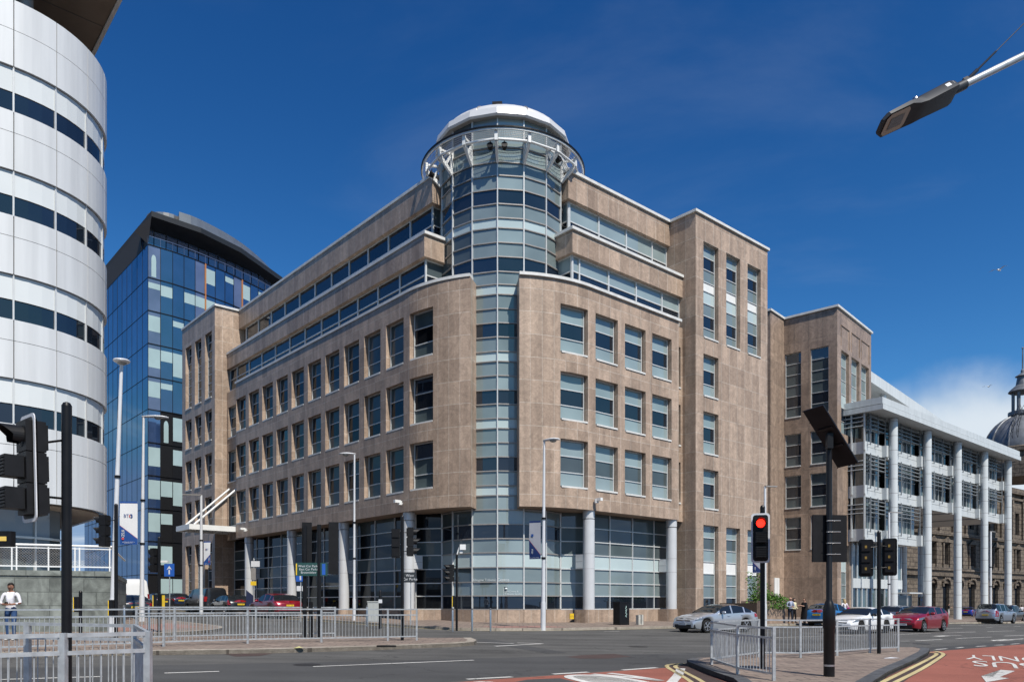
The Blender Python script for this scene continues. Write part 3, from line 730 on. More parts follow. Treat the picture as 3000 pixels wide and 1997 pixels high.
for i in range(12):
    an=2*PI*i/12; mb.tube([(dc[0]+(4.95*math.cos(t)+.1)*math.cos(an),dc[1]+(4.95*math.cos(t)+.1)*math.sin(an),24.5+5.25*math.sin(t)) for t in [j*1.3/8 for j in range(9)]],.13,6)
dm=mb.build('dome',LEAD,VB,40)
mb=MB(); mb.lathe([(1.6,29.4),(1.9,29.7),(1.9,30.2),(1.35,30.3)],dc,16)
for i in range(8):
    an=2*PI*i/8; mb.cyl((dc[0]+1.3*math.cos(an),dc[1]+1.3*math.sin(an),30.2),(dc[0]+1.3*math.cos(an),dc[1]+1.3*math.sin(an),33.0),.22,n=8)
mb.lathe([(1.5,33.0),(1.9,33.2),(1.7,33.5),(.9,34.2),(.7,35.4),(1.0,35.5),(.25,36.0),(.25,36.4),(.1,36.6),(.07,39.6),(.16,39.7),(.02,39.9)],dc,16)
mb.build('lantern',LEAD,dm,30)
mb=MB()
for s in (-1,1):
    pts=[Vector((dc[0]-(5.6*math.cos(t)+.3),dc[1]-1.2+s*.35,24.8+5.9*math.sin(t))) for t in [.1+i*.13 for i in range(9)]]
    mb.tube(pts,.035,5); mb.tube([p+Vector((-.5,0,.5)) for p in pts],.03,5)
    for p in pts: mb.cyl(p,p+Vector((-.5,0,.5)),.025,n=5)
mb.build('roof_ladder',BLACKM,VB)

# ------------------------------------------------------------------ curved silver building on the left
SP=mat('silver_panel',(.64,.655,.66),.36,.05,.5,.09,.7,streak=True); SJ=mat('panel_joint',(.10,.10,.10),.6)
SWHITE=mat('white_glass_spandrel',(.66,.69,.69),.18,0,.6,.03,.6)
S0=rl(5.55,39.71)
SB=thing('office_building','silver panelled office building with a rounded corner and bands of dark windows','office building',(S0.x,S0.y,0),ANG)
RS=4.2
def PSB(u,z,e=0.):
    """u = 0 where the round corner starts; e outwards"""
    if u<0: return (u,-RS-e,z)
    A=RS*PI/2
    if u>A: return (RS+e,u-A,z)
    t=u/RS; return ((RS+e)*math.sin(t),-(RS+e)*math.cos(t),z)
def sbands(u0,u1,w,z0,z1,e,mb,m,gap=.034,th=.1,sub=5):
    n=round((u1-u0)/w)
    for i in range(n):
        a=u0+(u1-u0)*i/n+gap/2; b=u0+(u1-u0)*(i+1)/n-gap/2
        for k in range(sub):
            x=a+(b-a)*k/sub; y=a+(b-a)*(k+1)/sub
            mb.hexa([PSB(x,z0,e-th),PSB(y,z0,e-th),PSB(y,z0,e),PSB(x,z0,e),PSB(x,z1,e-th),PSB(y,z1,e-th),PSB(y,z1,e),PSB(x,z1,e)],m)
UA,UB,UW=-24.8,31.0,1.55
for zt in (22.3,18.3,14.3,10.3):
    mb=MB(); sbands(UA,UB,UW,zt-2.55,zt-1.75,.0,mb,0); sbands(UA,UB,UW,zt-(4.0 if zt>11 else 4.7),zt-2.57,0,mb,0); sbands(UA,UB,UW*4,zt-3.95,zt-1.8,-.11,mb,1,0,.05,12)
    mb.build('panel_band',[SP,SJ],SB,25)
    mb=MB(); sbands(UA,UB,UW,zt-.96,zt-.02,-.10,mb,0,.05,.05,3); sbands(UA,UB,UW,zt-1.73,zt-1.0,-.12,mb,1,.05,.05,3); sbands(UA,UB,UW*4,zt-1.75,zt,-.18,mb,2,0,.03,12)
    for i in range(37):
        u=UA+UW*i; mapped_box(mb,lambda q,z,d:PSB(q,z,-d),u-.03,u+.03,zt-1.74,zt-.01,.06,.14,3)
    mb.build('window_band',[SWHITE,DARK,SJ,FRAME],SB)
mb=MB(); sbands(UA,UB,UW,22.3,23.68,0,mb,0); sbands(UA,UB,UW,23.7,24.85,0,mb,0); sbands(UA,UB,UW*4,22.3,24.8,-.11,mb,1,0,.05,12); mb.build('panel_band',[SP,SJ],SB,25)
mb=MB(); a=[PSB(UA+(UB-UA)*i/60,0,-.3)[:2] for i in range(61)]
mb.prism(a+[(-24.8,24)],5.55,5.62,0); mb.prism([PSB(UA+(UB-UA)*i/60,0,-.45)[:2] for i in range(61)]+[(-24.8,24)],8.4,24.6,1)
mb.build('underside',[SOFFIT,BLACKM],SB)
mb=MB(); mb.prism([(-26,-2.9),(4.15,-2.9),(4.15,26),(-26,26)],28.0,28.7,0)
ro=mb.build('roof',[SOFFIT],SB)
mb=MB(); mb.box(-26,4.3,-3.05,-2.903,27.95,28.75); mb.box(4.153,4.32,-2.9,26,27.95,28.75)
for x in (-4,0.4): mb.box(x-.015,x+.015,-2.9,10,27.985,27.998,1)
mb.box(-26,4.1,-.2,-.17,27.985,27.997,1); mb.build('roof_edge',[SP,SJ],ro)
mb=MB()
for x,y in ((.9,-1.1),(-6,-1.1),(1.9,8)): mb.lathe([(.3,24.6),(.3,28.0)],(x,y,0),20)
mb.build('roof_column',FRAME_D,SB,40)
# ground-floor glazing under the overhang
mb=MB(); n=24
for i in range(n):
    u=-24+28.*i/n; v=-24+28.*(i+1)/n
    for z0,z1,k in ((-1,4.3,0),(4.35,5.55,1)): mb.quad([PSB(u,z0,-1.6),PSB(v,z0,-1.6),PSB(v,z1,-1.6),PSB(u,z1,-1.6)],k)
    if i%2==0: mapped_box(mb,lambda q,z,d:PSB(q,z,-d),u-.05,u+.05,-1,5.55,1.5,1.65,2)
mapped_box(mb,lambda q,z,d:PSB(q,z,-d),-24,4,4.28,4.37,1.5,1.66,2,24)
u=4.05
mb.build('ground_floor_glazing',[MID,glass('glass_over_grey_panel',(.2,.22,.23),.1,.03,.1),FRAME],SB)

# ------------------------------------------------------------------ terrace wall with railing in front of it
SLATE=cladding('green_grey_stone_blocks',(.205,.225,.205),(.15,.165,.15),(.09,.1,.09),1.15,.52,.015,axis='x-y',offs=.37,grain=.15,vein=.4,rough=.6)
t0=Vector((-23.6,27.6,0)); t1=Vector((-15.75,31.0,0)); td=(t1-t0).normalized(); tn=Vector((-td.y,td.x,0)); TL=(t1-t0).length
TW=thing('terrace_wall','green grey stone block terrace wall behind the standing man','wall',t0,math.atan2(td.y,td.x))
mb=MB(); mb.box(0,TL,0,.5,-1,2.7); mb.box(TL-.5,TL,.503,12,-1,2.7); mb.box(0,TL-.503,.503,12,2.3,2.6,1); mb.build('wall',[SLATE,CAP],TW)
mb=MB(); mb.box(-.02,TL+.04,-.05,.56,2.703,2.9); mb.box(TL-.56,TL+.04,.563,12,2.703,2.9); mb.build('coping',SLATE,TW)
RL=thing('terrace_railing','white metal railing with diamond mesh infill on top of the terrace wall','railing',t0+tn*.25+Vector((0,0,2.9)),math.atan2(td.y,td.x))
mb=MB(); H=.98
for i in range(9):
    x=TL-.05-1.05*i
    if x>0: mb.box(x-.025,x+.025,-.03,.03,0,H-.06)
    if i in(1,3,6) and x>.2: mb.box(x-.18,x-.13,-.03,.03,0,H-.06)
mb.build('post',WHITE,RL)
mb=MB(); mb.cyl((0,0,H),(TL+.05,0,H),.045,n=10); mb.box(0,TL,-.02,.02,H-.13,H-.09); mb.box(0,TL,-.02,.02,.14,.19); mb.cyl((TL-.03,0,H),(TL-.03,11,H),.045,n=10)
mb.build('handrail',WHITE,RL)
mb=MB(); x=-1.
while x<TL:
    for s in (1,-1):
        a=(x,0,.18) if s>0 else (x+.7,0,.18); b=(x+.7,0,H-.12) if s>0 else (x,0,H-.12)
        if a[0]>=0 and b[0]>=0 and max(a[0],b[0])<TL: mb.cyl(a,b,.006,n=4,caps=False)
    x+=.1
mb.build('mesh_infill',FRAME_D,RL)

# ------------------------------------------------------------------ blue glass tower
GB=[glass('blue_glass_dark',(.014,.026,.065),.3,.02,.3,(.7,.85,1.)),glass('blue_glass_mid',(.03,.06,.14),.3,.02,.3,(.7,.85,1.)),glass('blue_glass_blind',(.36,.47,.47),.08,.03,.06),glass('blue_glass_lilac',(.10,.12,.19),.18,.02,.2,(.8,.88,1.)),BLACKM,mat('orange_fin',(.42,.17,.06),.5,0,.5,.1,2.)]
path=[(-44.2,95.9),(-42.1,97.9),(-40.2,100.2),(-37.6,104.1),(-34.6,110.),(-32.2,117.),(-31.,125.)]
BT=thing('glass_tower','tall blue glass office tower with a dark oversailing roof and orange fins','office tower',(-44.2,95.9,0))
def along(pts,s):
    for a,b in zip(pts[:-1],pts[1:]):
        a=Vector((*a,0)); b=Vector((*b,0)); L_=(b-a).length
        if s<=L_: return a+(b-a)*s/L_,(b-a)/L_
        s-=L_
    return b,(b-a)/L_
O_=Vector((-44.2,95.9,0))
pts=[(p[0]-O_.x,p[1]-O_.y) for p in path]
random.seed(5)
mb=MB(); pn=MB(); w=1.47; lights=MB()
cols=[along(pts,w*i)[0] for i in range(21)]
for fl in range(12):
    z1=45.2-4*fl; z0=z1-4
    for i in range(20):
        a,b=cols[i],cols[i+1]; r=random.random()
        lil=(i%4==0)
        base=(3 if lil and fl<8 else 0) if fl<5 else (4 if not lil else 1)
        if z0<2: base=4
        pn.quad([a+Vector((0,0,z0)),b+Vector((0,0,z0)),b+Vector((0,0,z1)),a+Vector((0,0,z1))],base)
        n_=Vector((( b-a).y,-(b-a).x,0)).normalized()*.015
        if r<.62:
            t1=z1-.55; t0=z1-.55-random.choice([.7,1.3,1.9,1.9,2.3,2.9])
            pn.quad([a+(b-a)*.03+n_+Vector((0,0,t0)),b-(b-a)*.03+n_+Vector((0,0,t0)),b-(b-a)*.03+n_+Vector((0,0,t1)),a+(b-a)*.03+n_+Vector((0,0,t1))],2)
        elif r<.67:                                       # white round column standing in the room
            c=a+(b-a)*.45; h=random.choice([2.2,2.9]); n2=n_*1.3
            arc=[c+(b-a)*(-.18)+Vector((0,0,z0+.2)),c+(b-a)*.2+Vector((0,0,z0+.2))]+[c+(b-a)*(.01+.19*math.cos(t))+Vector((0,0,z0+h-.6+.6*math.sin(t))) for t in [j*PI/8 for j in range(9)]]
            pn.quad([p+n2 for p in arc],2)
        if lil and 0<i and (i//4+fl)%3!=0: 
            c=b+n_*4; t=(b-a).normalized(); mb.obox(c+Vector((0,0,(z0+z1)/2)),t*.09,n_*3,Vector((0,0,1.98)),5)
        mb.obox(a+n_*2+Vector((0,0,(z0+z1)/2)),(b-a).normalized()*.022,n_*1.2,Vector((0,0,1.97)),4)
    for i in range(20):
        a,b=cols[i],cols[i+1]; n_=Vector((( b-a).y,-(b-a).x,0)).normalized()
        mb.obox((a+b)/2+n_*.03+Vector((0,0,z1)),(b-a)/2,n_*.05,Vector((0,0,.05)),4)
pn.build('glazing',GB,BT); mb.build('mullion',GB,BT)
pn=MB(); mb=MB()
for fl in range(12):
    z1=45.2-4*fl; z0=z1-4
    for i in range(14):
        a=LL*(2.2*i); b=LL*(2.2*(i+1)); r=random.random()
        pn.quad([a+Vector((0,0,z0)),b+Vector((0,0,z0)),b+Vector((0,0,z1)),a+Vector((0,0,z1))],1 if r<.75 else 0)
        mb.obox(a-RR*.012+Vector((0,0,(z0+z1)/2)),LL*.014,RR*.012,Vector((0,0,1.97)),4)
    mb.obox(LL*15.4-RR*.012+Vector((0,0,z1)),LL*15.4,RR*.012,Vector((0,0,.035)),4)
pn.build('glazing',GB,BT); mb.build('mullion',GB,BT)
# roof: eaves, sloping soffit, set-back top storey, balustrade and plant enclosure
ev=[(-43.5,95.3),(-39.2,99.6),(-36.1,105.2),(-33.4,114.6),(-32.,124.)]; ev=[(p[0]-O_.x,p[1]-O_.y) for p in ev]
eL=Vector((*ev[0],0))+LL*32
mb=MB()
for a,b,c,d in zip(ev[:-1],ev[1:],[Vector((*p,0))+Vector((-3.2,2.4,0)) for p in ev[:-1]],[Vector((*p,0))+Vector((-3.2,2.4,0)) for p in ev[1:]]):
    mb.quad([(a[0],a[1],48.3),(b[0],b[1],48.3),(d.x,d.y,47.6),(c.x,c.y,47.6)]); mb.quad([(a[0],a[1],48.3),(b[0],b[1],48.3),(b[0],b[1],48.95),(a[0],a[1],48.95)])
e0=Vector((*ev[0],0)); i0=e0+Vector((-3.2,2.4,0))
mb.quad([(e0.x,e0.y,48.3),(eL.x,eL.y,48.3),(LL*32+Vector((0,0,45.2))),(0,0,45.2)],1); mb.quad([(e0.x,e0.y,48.3),(eL.x,eL.y,48.3),(eL.x,eL.y,48.95),(e0.x,e0.y,48.95)],1)
mb.quad([(0,0,45.2),(e0.x,e0.y,48.3),(i0.x,i0.y,47.6)],1)
mb.quad([(p[0],p[1],48.95) for p in ev]+[(eL.x+10,eL.y,48.95),(eL.x,eL.y,48.95)],0)
mb.build('roof',[mat('dark_roof_metal',(.025,.027,.03),.5,.3),mat('dark_timber_soffit',(.035,.028,.022),.7)],BT)
pn=MB()
for a,b in zip(cols[:-1],cols[1:]):
    o=Vector((-1.4,1.3,0)); pn.quad([a+o+Vector((0,0,45.2)),b+o+Vector((0,0,45.2)),b+o+Vector((0,0,48)),a+o+Vector((0,0,48))],1)
    n_=Vector(((b-a).y,-(b-a).x,0)).normalized()*.015; pn.quad([a+o+n_+(b-a)*.06+Vector((0,0,46.3)),b+o+n_-(b-a)*.06+Vector((0,0,46.3)),b+o+n_-(b-a)*.06+Vector((0,0,47.6)),a+o+n_+(b-a)*.06+Vector((0,0,47.6))],3)
    pn.obox(a+o+Vector((0,0,46.6)),(b-a)*.03,n_*3,Vector((0,0,1.4)),4); pn.obox(a+Vector((0,0,45.75)),(b-a)*.012,n_*2,Vector((0,0,.55)),3)
    pn.obox((a+b)/2+Vector((0,0,46.25)),(b-a)/2,n_*2,Vector((0,0,.03)),3)
pn.build('top_storey',GB,BT)
dr=[(-43.7,103.7),(-41.9,105.3),(-38.6,111.8),(-37.1,120.),(-36.8,130)]; dr=[Vector((p[0]-O_.x,p[1]-O_.y,0)) for p in dr]
for _ in range(2): dr=[dr[0]]+[q for a,b in zip(dr[:-1],dr[1:]) for q in (a*.75+b*.25,a*.25+b*.75)]+[dr[-1]]
rnd=[dr[0]+Vector((-2.2+2.2*math.cos(t)-.6,1.8-1.8*math.sin(t)+.0,0)) for t in [PI*j/10 for j in range(11)]]
out=list(reversed(rnd))[:-1]+dr
mb=MB()
for z0,z1,e in ((48.9,50.2,.0),(50.25,51.5,.1),(51.55,53.0,0.)):
    for a,b in zip(out[:-1],out[1:]): mb.quad([(a.x,a.y,z0),(b.x,b.y,z0),(b.x,b.y,z1),(a.x,a.y,z1)])
mb.quad([(p.x,p.y,53.0) for p in out]+[(dr[-1].x-6,dr[-1].y,53.0)])
mb.build('plant_enclosure',mat('bronze_sheet',(.42,.38,.34),.3,.75,.5,.1,1.),BT,40)

# ------------------------------------------------------------------ old brick building closing the side street
BRK=cladding('red_brown_brick',(.17,.065,.04),(.12,.05,.035),(.1,.08,.07),.6,.25,.03,offs=.5,rough=.85)
bo=at(250,1766,150); bo.z=0; bd=Vector((.95,.3,0)).normalized()
BK=thing('brick_building','old red brick building with pale stone upper storeys, far down the side street','building',bo,math.atan2(bd.y,bd.x))
mb=MB(); ops=[(1.2+2.6*i,2.6+2.6*i,2.5+4.2*k,5.2+4.2*k) for i in range(8) for k in range(6)]
wall_with_openings(mb,PF,0,24,-2,19.5,[o for o in ops if o[3]<19],.3,0); wall_with_openings(mb,PF,0,24,19.5,27.5,[o for o in ops if o[2]>19.5],.3,1)
for z in (19.3,23.2,27.2): mapped_box(mb,PF,0,24,z,z+.4,-.3,.1,1)
for z in (7.,14.): mapped_box(mb,PF,0,24,z,z+.2,-.12,.1,1)
mb.quad([(0,.4,-2),(24,.4,-2),(24,.4,27),(0,.4,27)],2)
mb.build('wall',[BRK,STN,DARK],BK)
# ------------------------------------------------------------------ ground, roads, pavements
ASPH=road_mat('asphalt',(.078,.076,.072),.2,.4,.85,.2); ASPHD=road_mat('asphalt_patch_dark',(.056,.056,.056)); ASPHB=road_mat('asphalt_patch_brown',(.06,.04,.036))
REDA=road_mat('red_bus_lane_surfacing',(.25,.088,.062),.08,.3,.85,.14)
PAVE=cladding('paving_slabs',(.235,.185,.15),(.19,.145,.12),(.09,.075,.065),.62,.42,.018,axis='xy',offs=.5,grain=.25,vein=.2,rough=.8)
PINK=cladding('pink_tactile_paving',(.30,.17,.14),(.27,.15,.125),(.13,.09,.08),.4,.4,.016,axis='xy',grain=.2,vein=.1,rough=.8)
KERB=cladding('kerb_stone',(.34,.30,.25),(.29,.255,.21),(.14,.12,.1),.92,5.,.02,axis='x-y',grain=.25,vein=.2,rough=.8)
KERBD=cladding('dark_kerb_stone',(.085,.088,.092),(.07,.072,.076),(.03,.03,.03),.95,5.,.02,axis='x-y',grain=.25,vein=.2,rough=.7)
PAINT=road_mat('white_road_paint',(.52,.51,.48),.1,.35,.7,.2); YPAINT=road_mat('yellow_road_paint',(.47,.39,.20),.1,.4,.7,.2)
def sheet(poly,mats,name,dz=0.,thick=0.,m_side=0):
    """flat polygon laid on the sloping ground; with thickness it gets vertical sides"""
    bm=bmesh.new(); vs=[bm.verts.new((p[0],p[1],0)) for p in poly]; bm.faces.new(vs)
    bmesh.ops.triangulate(bm,faces=bm.faces)
    bmesh.ops.bisect_plane(bm,geom=bm.verts[:]+bm.edges[:]+bm.faces[:],plane_co=(22,0,0),plane_no=(1,0,0))
    bm.verts.index_update(); mb=MB()
    bv=[v.co.copy() for v in bm.verts]; bf=[tuple(v.index for v in f.verts) for f in bm.faces]
    edges=[(e.verts[0].index,e.verts[1].index) for e in bm.edges if len(e.link_faces)==1]; bm.free()
    mb.add([(v.x,v.y,gz(v.x,v.y)+dz) for v in bv],bf,0)
    if thick:
        for a,b in edges:
            A,B=bv[a],bv[b]; mb.quad([(A.x,A.y,gz(A.x,A.y)+dz-thick),(B.x,B.y,gz(B.x,B.y)+dz-thick),(B.x,B.y,gz(B.x,B.y)+dz),(A.x,A.y,gz(A.x,A.y)+dz)],m_side)
    me=bpy.data.meshes.new(name); me.from_pydata(mb.v,[],mb.f)
    for m in (mats if isinstance(mats,list) else [mats]): me.materials.append(m)
    me.polygons.foreach_set('material_index',mb.m); me.update()
    b2=bmesh.new(); b2.from_mesh(me)
    for f in b2.faces:
        f.normal_update()
        if abs(f.normal.z)>.5 and f.normal.z<0: f.normal_flip()
    b2.to_mesh(me); b2.free()
    o=bpy.data.objects.new(name,me); C.objects.link(o); return struct(o)
def G(pts): return [tuple(ground(u,v)[:2]) for u,v in pts]
def offset_line(pts,w,left=True):
    out=[]
    for i,p in enumerate(pts):
        a=Vector((*pts[max(0,i-1)],0)); b=Vector((*pts[min(len(pts)-1,i+1)],0)); t=(b-a).normalized(); n=Vector((-t.y,t.x,0))*(w if left else -w)
        out.append((p[0]+n.x,p[1]+n.y))
    return out
def strip(pts,w,mats,name,dz=.008,thick=0.,left=True):
    o=offset_line(pts,w,left); return sheet(list(pts)+list(reversed(o)),mats,name,dz,thick)
def smooth_line(pts,n=2):
    for _ in range(n):
        q=[pts[0]]
        for a,b in zip(pts[:-1],pts[1:]): q+= [(a[0]*.75+b[0]*.25,a[1]*.75+b[1]*.25),(a[0]*.25+b[0]*.75,a[1]*.25+b[1]*.75)]
        pts=q+[pts[-1]]
    return pts
def RLp(pts): return [tuple(rl(*p)[:2]) for p in pts]

sheet([(-900,-300),(900,-300),(900,1500),(-900,1500)],ASPH,'ground',0.)
# pavement round the main building
kl=smooth_line(RLp([(23.2,130),(23.2,60),(23.2,36),(23.3,31.5),(25.,29.6),(28.5,28.7),(36,28.1),(70,26.6),(120,25.4),(200,24)]),3)
o=sheet(kl+RLp([(200,33.5),(120,36),(66,46),(30,60),(40,130)]),[PAVE,KERB],'pavement',.12,.14,1)
strip(kl,.16,KERB,'kerb',.126,.13,False)
# pavement by the terrace wall on the left
kl2=smooth_line(RLp([(14.3,130),(14.3,70),(14.4,40),(14.0,35.6),(11.5,32.6),(8.,31.3),(2,30.3),(-20,29)]),3)
sheet(kl2+RLp([(-20,60),(0,130)]),[PAVE,KERB],'pavement',.12,.14,1)
strip(kl2,.16,KERB,'kerb',.126,.13,False)
sheet(RLp([(9.5,33.2),(13.,36.5),(13.,41),(8.0,36.)]),PINK,'paving',.124)
sheet(RLp([(25.5,30.2),(29.5,29.2),(29.5,31.2),(25.8,32.)]),PINK,'paving',.124)
# refuge in the middle of the main road, left
isl=G([(-500,1932),(0,1925),(440,1918),(800,1912),(1100,1903),(1340,1893),(1388,1889),(1396,1883),(1380,1876),(1250,1876),(950,1871),(600,1872),(300,1876),(0,1880),(-500,1890)])
sheet(isl,[PAVE,KERB],'traffic_island',.12,.14,1)
strip(isl[:9],.32,KERB,'kerb',.126,.13,True)
# near island on the right
ni=G([(2330,2250),(2230,2080),(2150,2002),(2100,1985),(2052,1966),(2016,1950),(2012,1944),(2030,1939),(2090,1936),(2240,1926),(2440,1914),(2640,1904),(2700,1904),(2724,1909),(2718,1920),(2676,1945),(2604,1979),(2530,2030),(2450,2100),(2380,2250)])
sheet(ni,[PAVE,KERBD],'traffic_island',.12,.14,1)
strip(ni[:8],.28,KERBD,'kerb',.127,.13,False); strip(ni[12:],.28,KERBD,'kerb',.127,.13,False)
# foreground pavement under the railings at lower left
fp=[(-16,4.5),(-4.1,4.5),(-3.85,7.5),(-3.6,9.6),(-4.0,11.4),(-5.2,12.4),(-8,12.6),(-16,12)]
sheet(fp,[PAVE,KERB],'pavement',.12,.14,1)
# red bus lanes
sheet(G([(600,2060),(1400,1992),(1925,1957),(2020,1950),(2200,1936),(2500,1919),(2724,1908),(3000,1886),(3400,1856),(3400,2600),(600,2600)]),REDA,'bus_lane',.004)
sheet(G([(1480,2003),(1545,1990),(1640,1986),(1700,2000),(1700,2050),(1480,2050)]),ASPHD,'road_patch',.008)
# patches and worn bands in the asphalt
sheet(G([(1400,1870),(1445,1872),(1660,1911),(1600,1913),(1440,1884),(1400,1878)]),ASPHD,'road_patch',.004)
sheet(G([(1660,1923),(1700,1918),(1800,1914),(1850,1922),(1780,1928),(1700,1928)]),ASPHB,'road_patch',.004)
sheet(G([(660,1915),(720,1909),(800,1913),(760,1920),(690,1922)]),ASPHB,'road_patch',.004)
sheet(G([(-200,1960),(1100,1935),(2000,1912),(2700,1897),(3200,1866),(3200,1884),(2700,1906),(2012,1948),(1400,1988),(500,2060),(-200,2060)]),ASPHD,'road_patch',.0025)
def dash(a,b,w=.12,m=PAINT,name='road_marking',dz=.009):
    A,B=ground(*a),ground(*b); t=(B-A); t.z=0; t.normalize(); n=Vector((-t.y,t.x,0))*w/2
    q=[A-n,B-n,B+n,A+n]; return sheet([(p.x,p.y) for p in q],m,name,dz)
for a,b in (((917,1952),(1388,1933)),((482,1971),(642,1966)),((0,1990),(300,1981)),((1770,1849),(1815,1848.5))): dash(a,b)
dash((1180,1874),(1506,1884),.14); dash((1450,1892),(1590,1884.5),.16); dash((1515,1882),(1590,1884.5),.12)
for a,b in (((1368,1989),(1500,1982)),((1620,1974),(1724,1968)),((1824,1962),(1924,1955))): dash(a,b,.16)
for a,b in (((2740,1902),(2774,1899)),((2802,1897),(2822,1895)),((2860,1893),(2888,1891)),((2915,1889),(2940,1888)),((2962,1886),(2986,1884))): dash(a,b,.12)
for a,b in (((2638,1877),(2664,1877)),((2682,1876),(2760,1872)),((2800,1870),(2905,1865)),((2730,1862.5),(2816,1860)),((2620,1857.5),(2727,1854.5)),((2764,1853),(2858,1850)),((2893,1849),(2974,1846.5)),((2770,1840),(2820,1838.8)),((2943,1862),(3020,1859)),((2600,1845),(2650,1844)),((2865,1830.5),(2925,1829.5)),((2815,1831),(2860,1829.8)),((2890,1836.5),(2908,1836)),((2970,1833.6),(2990,1833)),((2260,1867),(2420,1862)),((2450,1861),(2560,1858.5))): dash(a,b,.11)
# direction arrows seen at a grazing angle in the far lanes
dash((2910,1876),(3000,1870),.14); dash((2915,1875.4),(2958,1872.6),.42); dash((2740,1863),(2775,1861.2),.4)
# yellow lines
yl=offset_line(kl,.32,False); i0=min(range(len(yl)),key=lambda i:abs(yl[i][1]-58)); strip(yl[6:],.1,YPAINT,'yellow_line',.008,0.,False)
yl=offset_line(kl2,.3,True); strip(offset_line(kl2,.3,False),.1,YPAINT,'yellow_line',.008,0.,False); strip(offset_line(kl2,.6,False),.1,YPAINT,'yellow_line',.008,0.,False)
ya=smooth_line(G([(2120,2080),(2040,2000),(1985,1968),(1962,1955),(1958,1948),(1985,1944),(2010,1944)]),2); strip(ya,.11,YPAINT,'yellow_line',.012)
ya=smooth_line(G([(2160,2080),(2075,2000),(2020,1972),(1990,1957),(1982,1951),(2000,1946)]),2); strip(ya,.11,YPAINT,'yellow_line',.012)
ya=smooth_line(G([(2480,2060),(2596,1997),(2680,1955),(2738,1925),(2755,1913),(2725,1910)]),2); strip(ya,.12,YPAINT,'yellow_line',.012)
ya=smooth_line(G([(2520,2060),(2634,1997),(2705,1962),(2757,1928),(2775,1914),(2745,1907)]),2); strip(ya,.12,YPAINT,'yellow_line',.012)
strip(smooth_line(G([(1960,2030),(1985,1997),(2003,1976),(2008,1958)]),2),.22,PAINT,'road_marking',.012)
# lettering on the bus lane, read from the far side
def road_text(txt,quad,name='lane_lettering'):
    """quad: ground corners where the text's lower left, lower right, upper right and upper left lie"""
    vs,fs=text_faces(txt,1.); xs=[v[0] for v in vs]; ys=[v[1] for v in vs]; x0,x1,y0,y1=min(xs),max(xs),min(ys),max(ys)
    q=[Vector((*p,0)) for p in G(quad)]; mb=MB(); P=[]
    for v in vs:
        s_=(v[0]-x0)/(x1-x0); t_=(v[1]-y0)/(y1-y0); p=(q[0]*(1-s_)+q[1]*s_)*(1-t_)+(q[3]*(1-s_)+q[2]*s_)*t_
        P.append((p.x,p.y,gz(p.x,p.y)+.012))
    mb.add(P,fs); return struct(mb.build(name,PAINT))
road_text('BUS',[(3040,1944),(2847,1934),(2850,1950),(3056,1962)])
road_text('ONLY',[(3052,1926),(2827,1917),(2829,1930),(3066,1941)])
gut=G([(2718,1913),(2676,1947),(2604,1981),(2530,2033),(2450,2103),(2530,2103),(2600,2030),(2664,1985),(2735,1945),(2775,1917),(2750,1909)]); sheet(gut,ASPHB,'road_patch',.008)
gut=G([(2010,1944),(2052,1969),(2100,1988),(2150,2006),(2230,2085),(2140,2085),(2040,2003),(1985,1968),(1962,1952),(1985,1943)]); sheet(gut,ASPHB,'road_patch',.008)
ar=G([(2876,1980),(2957,1987),(2930,1983),(2974,1965),(2932,1961),(2909,1981),(2876,1980)])
sheet(G([(2875,1980),(2889,1998),(2957,1986.5),(2929,1983),(2974,1965),(2931,1961.5),(2909,1982)]),PAINT,'lane_arrow',.012)
for pts in ([(1760,2004),(1700,1990),(1676,1983),(1684,1979),(1720,1978),(1790,1982),(1860,1994),(1900,2004)],[(1730,1975),(1830,1983),(1925,1994)],[(1775,1972),(1850,1981),(1925,1994)],[(1400,2002),(1420,1998),(1432,2003)]):
    strip(smooth_line(G(pts),2),.2,PAINT,'lane_lettering',.012)

# gutter grit, manhole covers
COVER=mat('cast_iron_cover',(.035,.033,.032),.55,.4,.5,.3,20.)
for u,v,lab in ((1870,1893,'round cast iron manhole cover in the road beyond the red traffic light'),(900,1946,'round cast iron manhole cover in the lane in front of the island'),(2700,1885,'round cast iron manhole cover between the white lane dashes')):
    q=ground(u,v); m=MB(); P=[]
    for k in range(24):
        x=q.x+.34*math.cos(2*PI*k/24); y=q.y+.34*math.sin(2*PI*k/24); P.append((x-q.x,y-q.y,gz(x,y)+.007-q.z))
    m.add(P,[tuple(range(24))]); o=m.build('manhole_cover',COVER,None,None,q); tag(o,lab,'manhole cover')
# ------------------------------------------------------------------ vehicles
def interp(tab,x):
    if x<=tab[0][0]: return tab[0][1]
    for (a,b),(c,d) in zip(tab[:-1],tab[1:]):
        if x<=c:
            t=(x-a)/(c-a); t=t*t*(3-2*t)*.5+t*.5; return b+(d-b)*t
    return tab[-1][1]
def paint(name,c,metal=.35):
    return mat(name,c,.3,metal,.5,.03,1.,coat=1.)
CARGLASS=glass('car_glass',(.012,.015,.018),.07,.01,.2)
LAMP=glass('headlamp_lens',(.13,.14,.15),.25,.04,.4); TAIL=glass('tail_lamp_lens',(.30,.012,.012),.12,.05,.3)
ALLOY=mat('alloy_wheel',(.45,.45,.46),.28,.8,.5,.1,9.); TRIM=mat('black_car_trim',(.014,.014,.015),.42,0,.4,.2,8.)
PLATEY=mat('yellow_number_plate',(.72,.50,.02),.5); PLATEW=mat('white_number_plate',(.62,.63,.64),.5); INK=mat('plate_ink',(.01,.01,.01),.6)
CHROME=mat('chrome_trim',(.7,.7,.7),.12,1.)
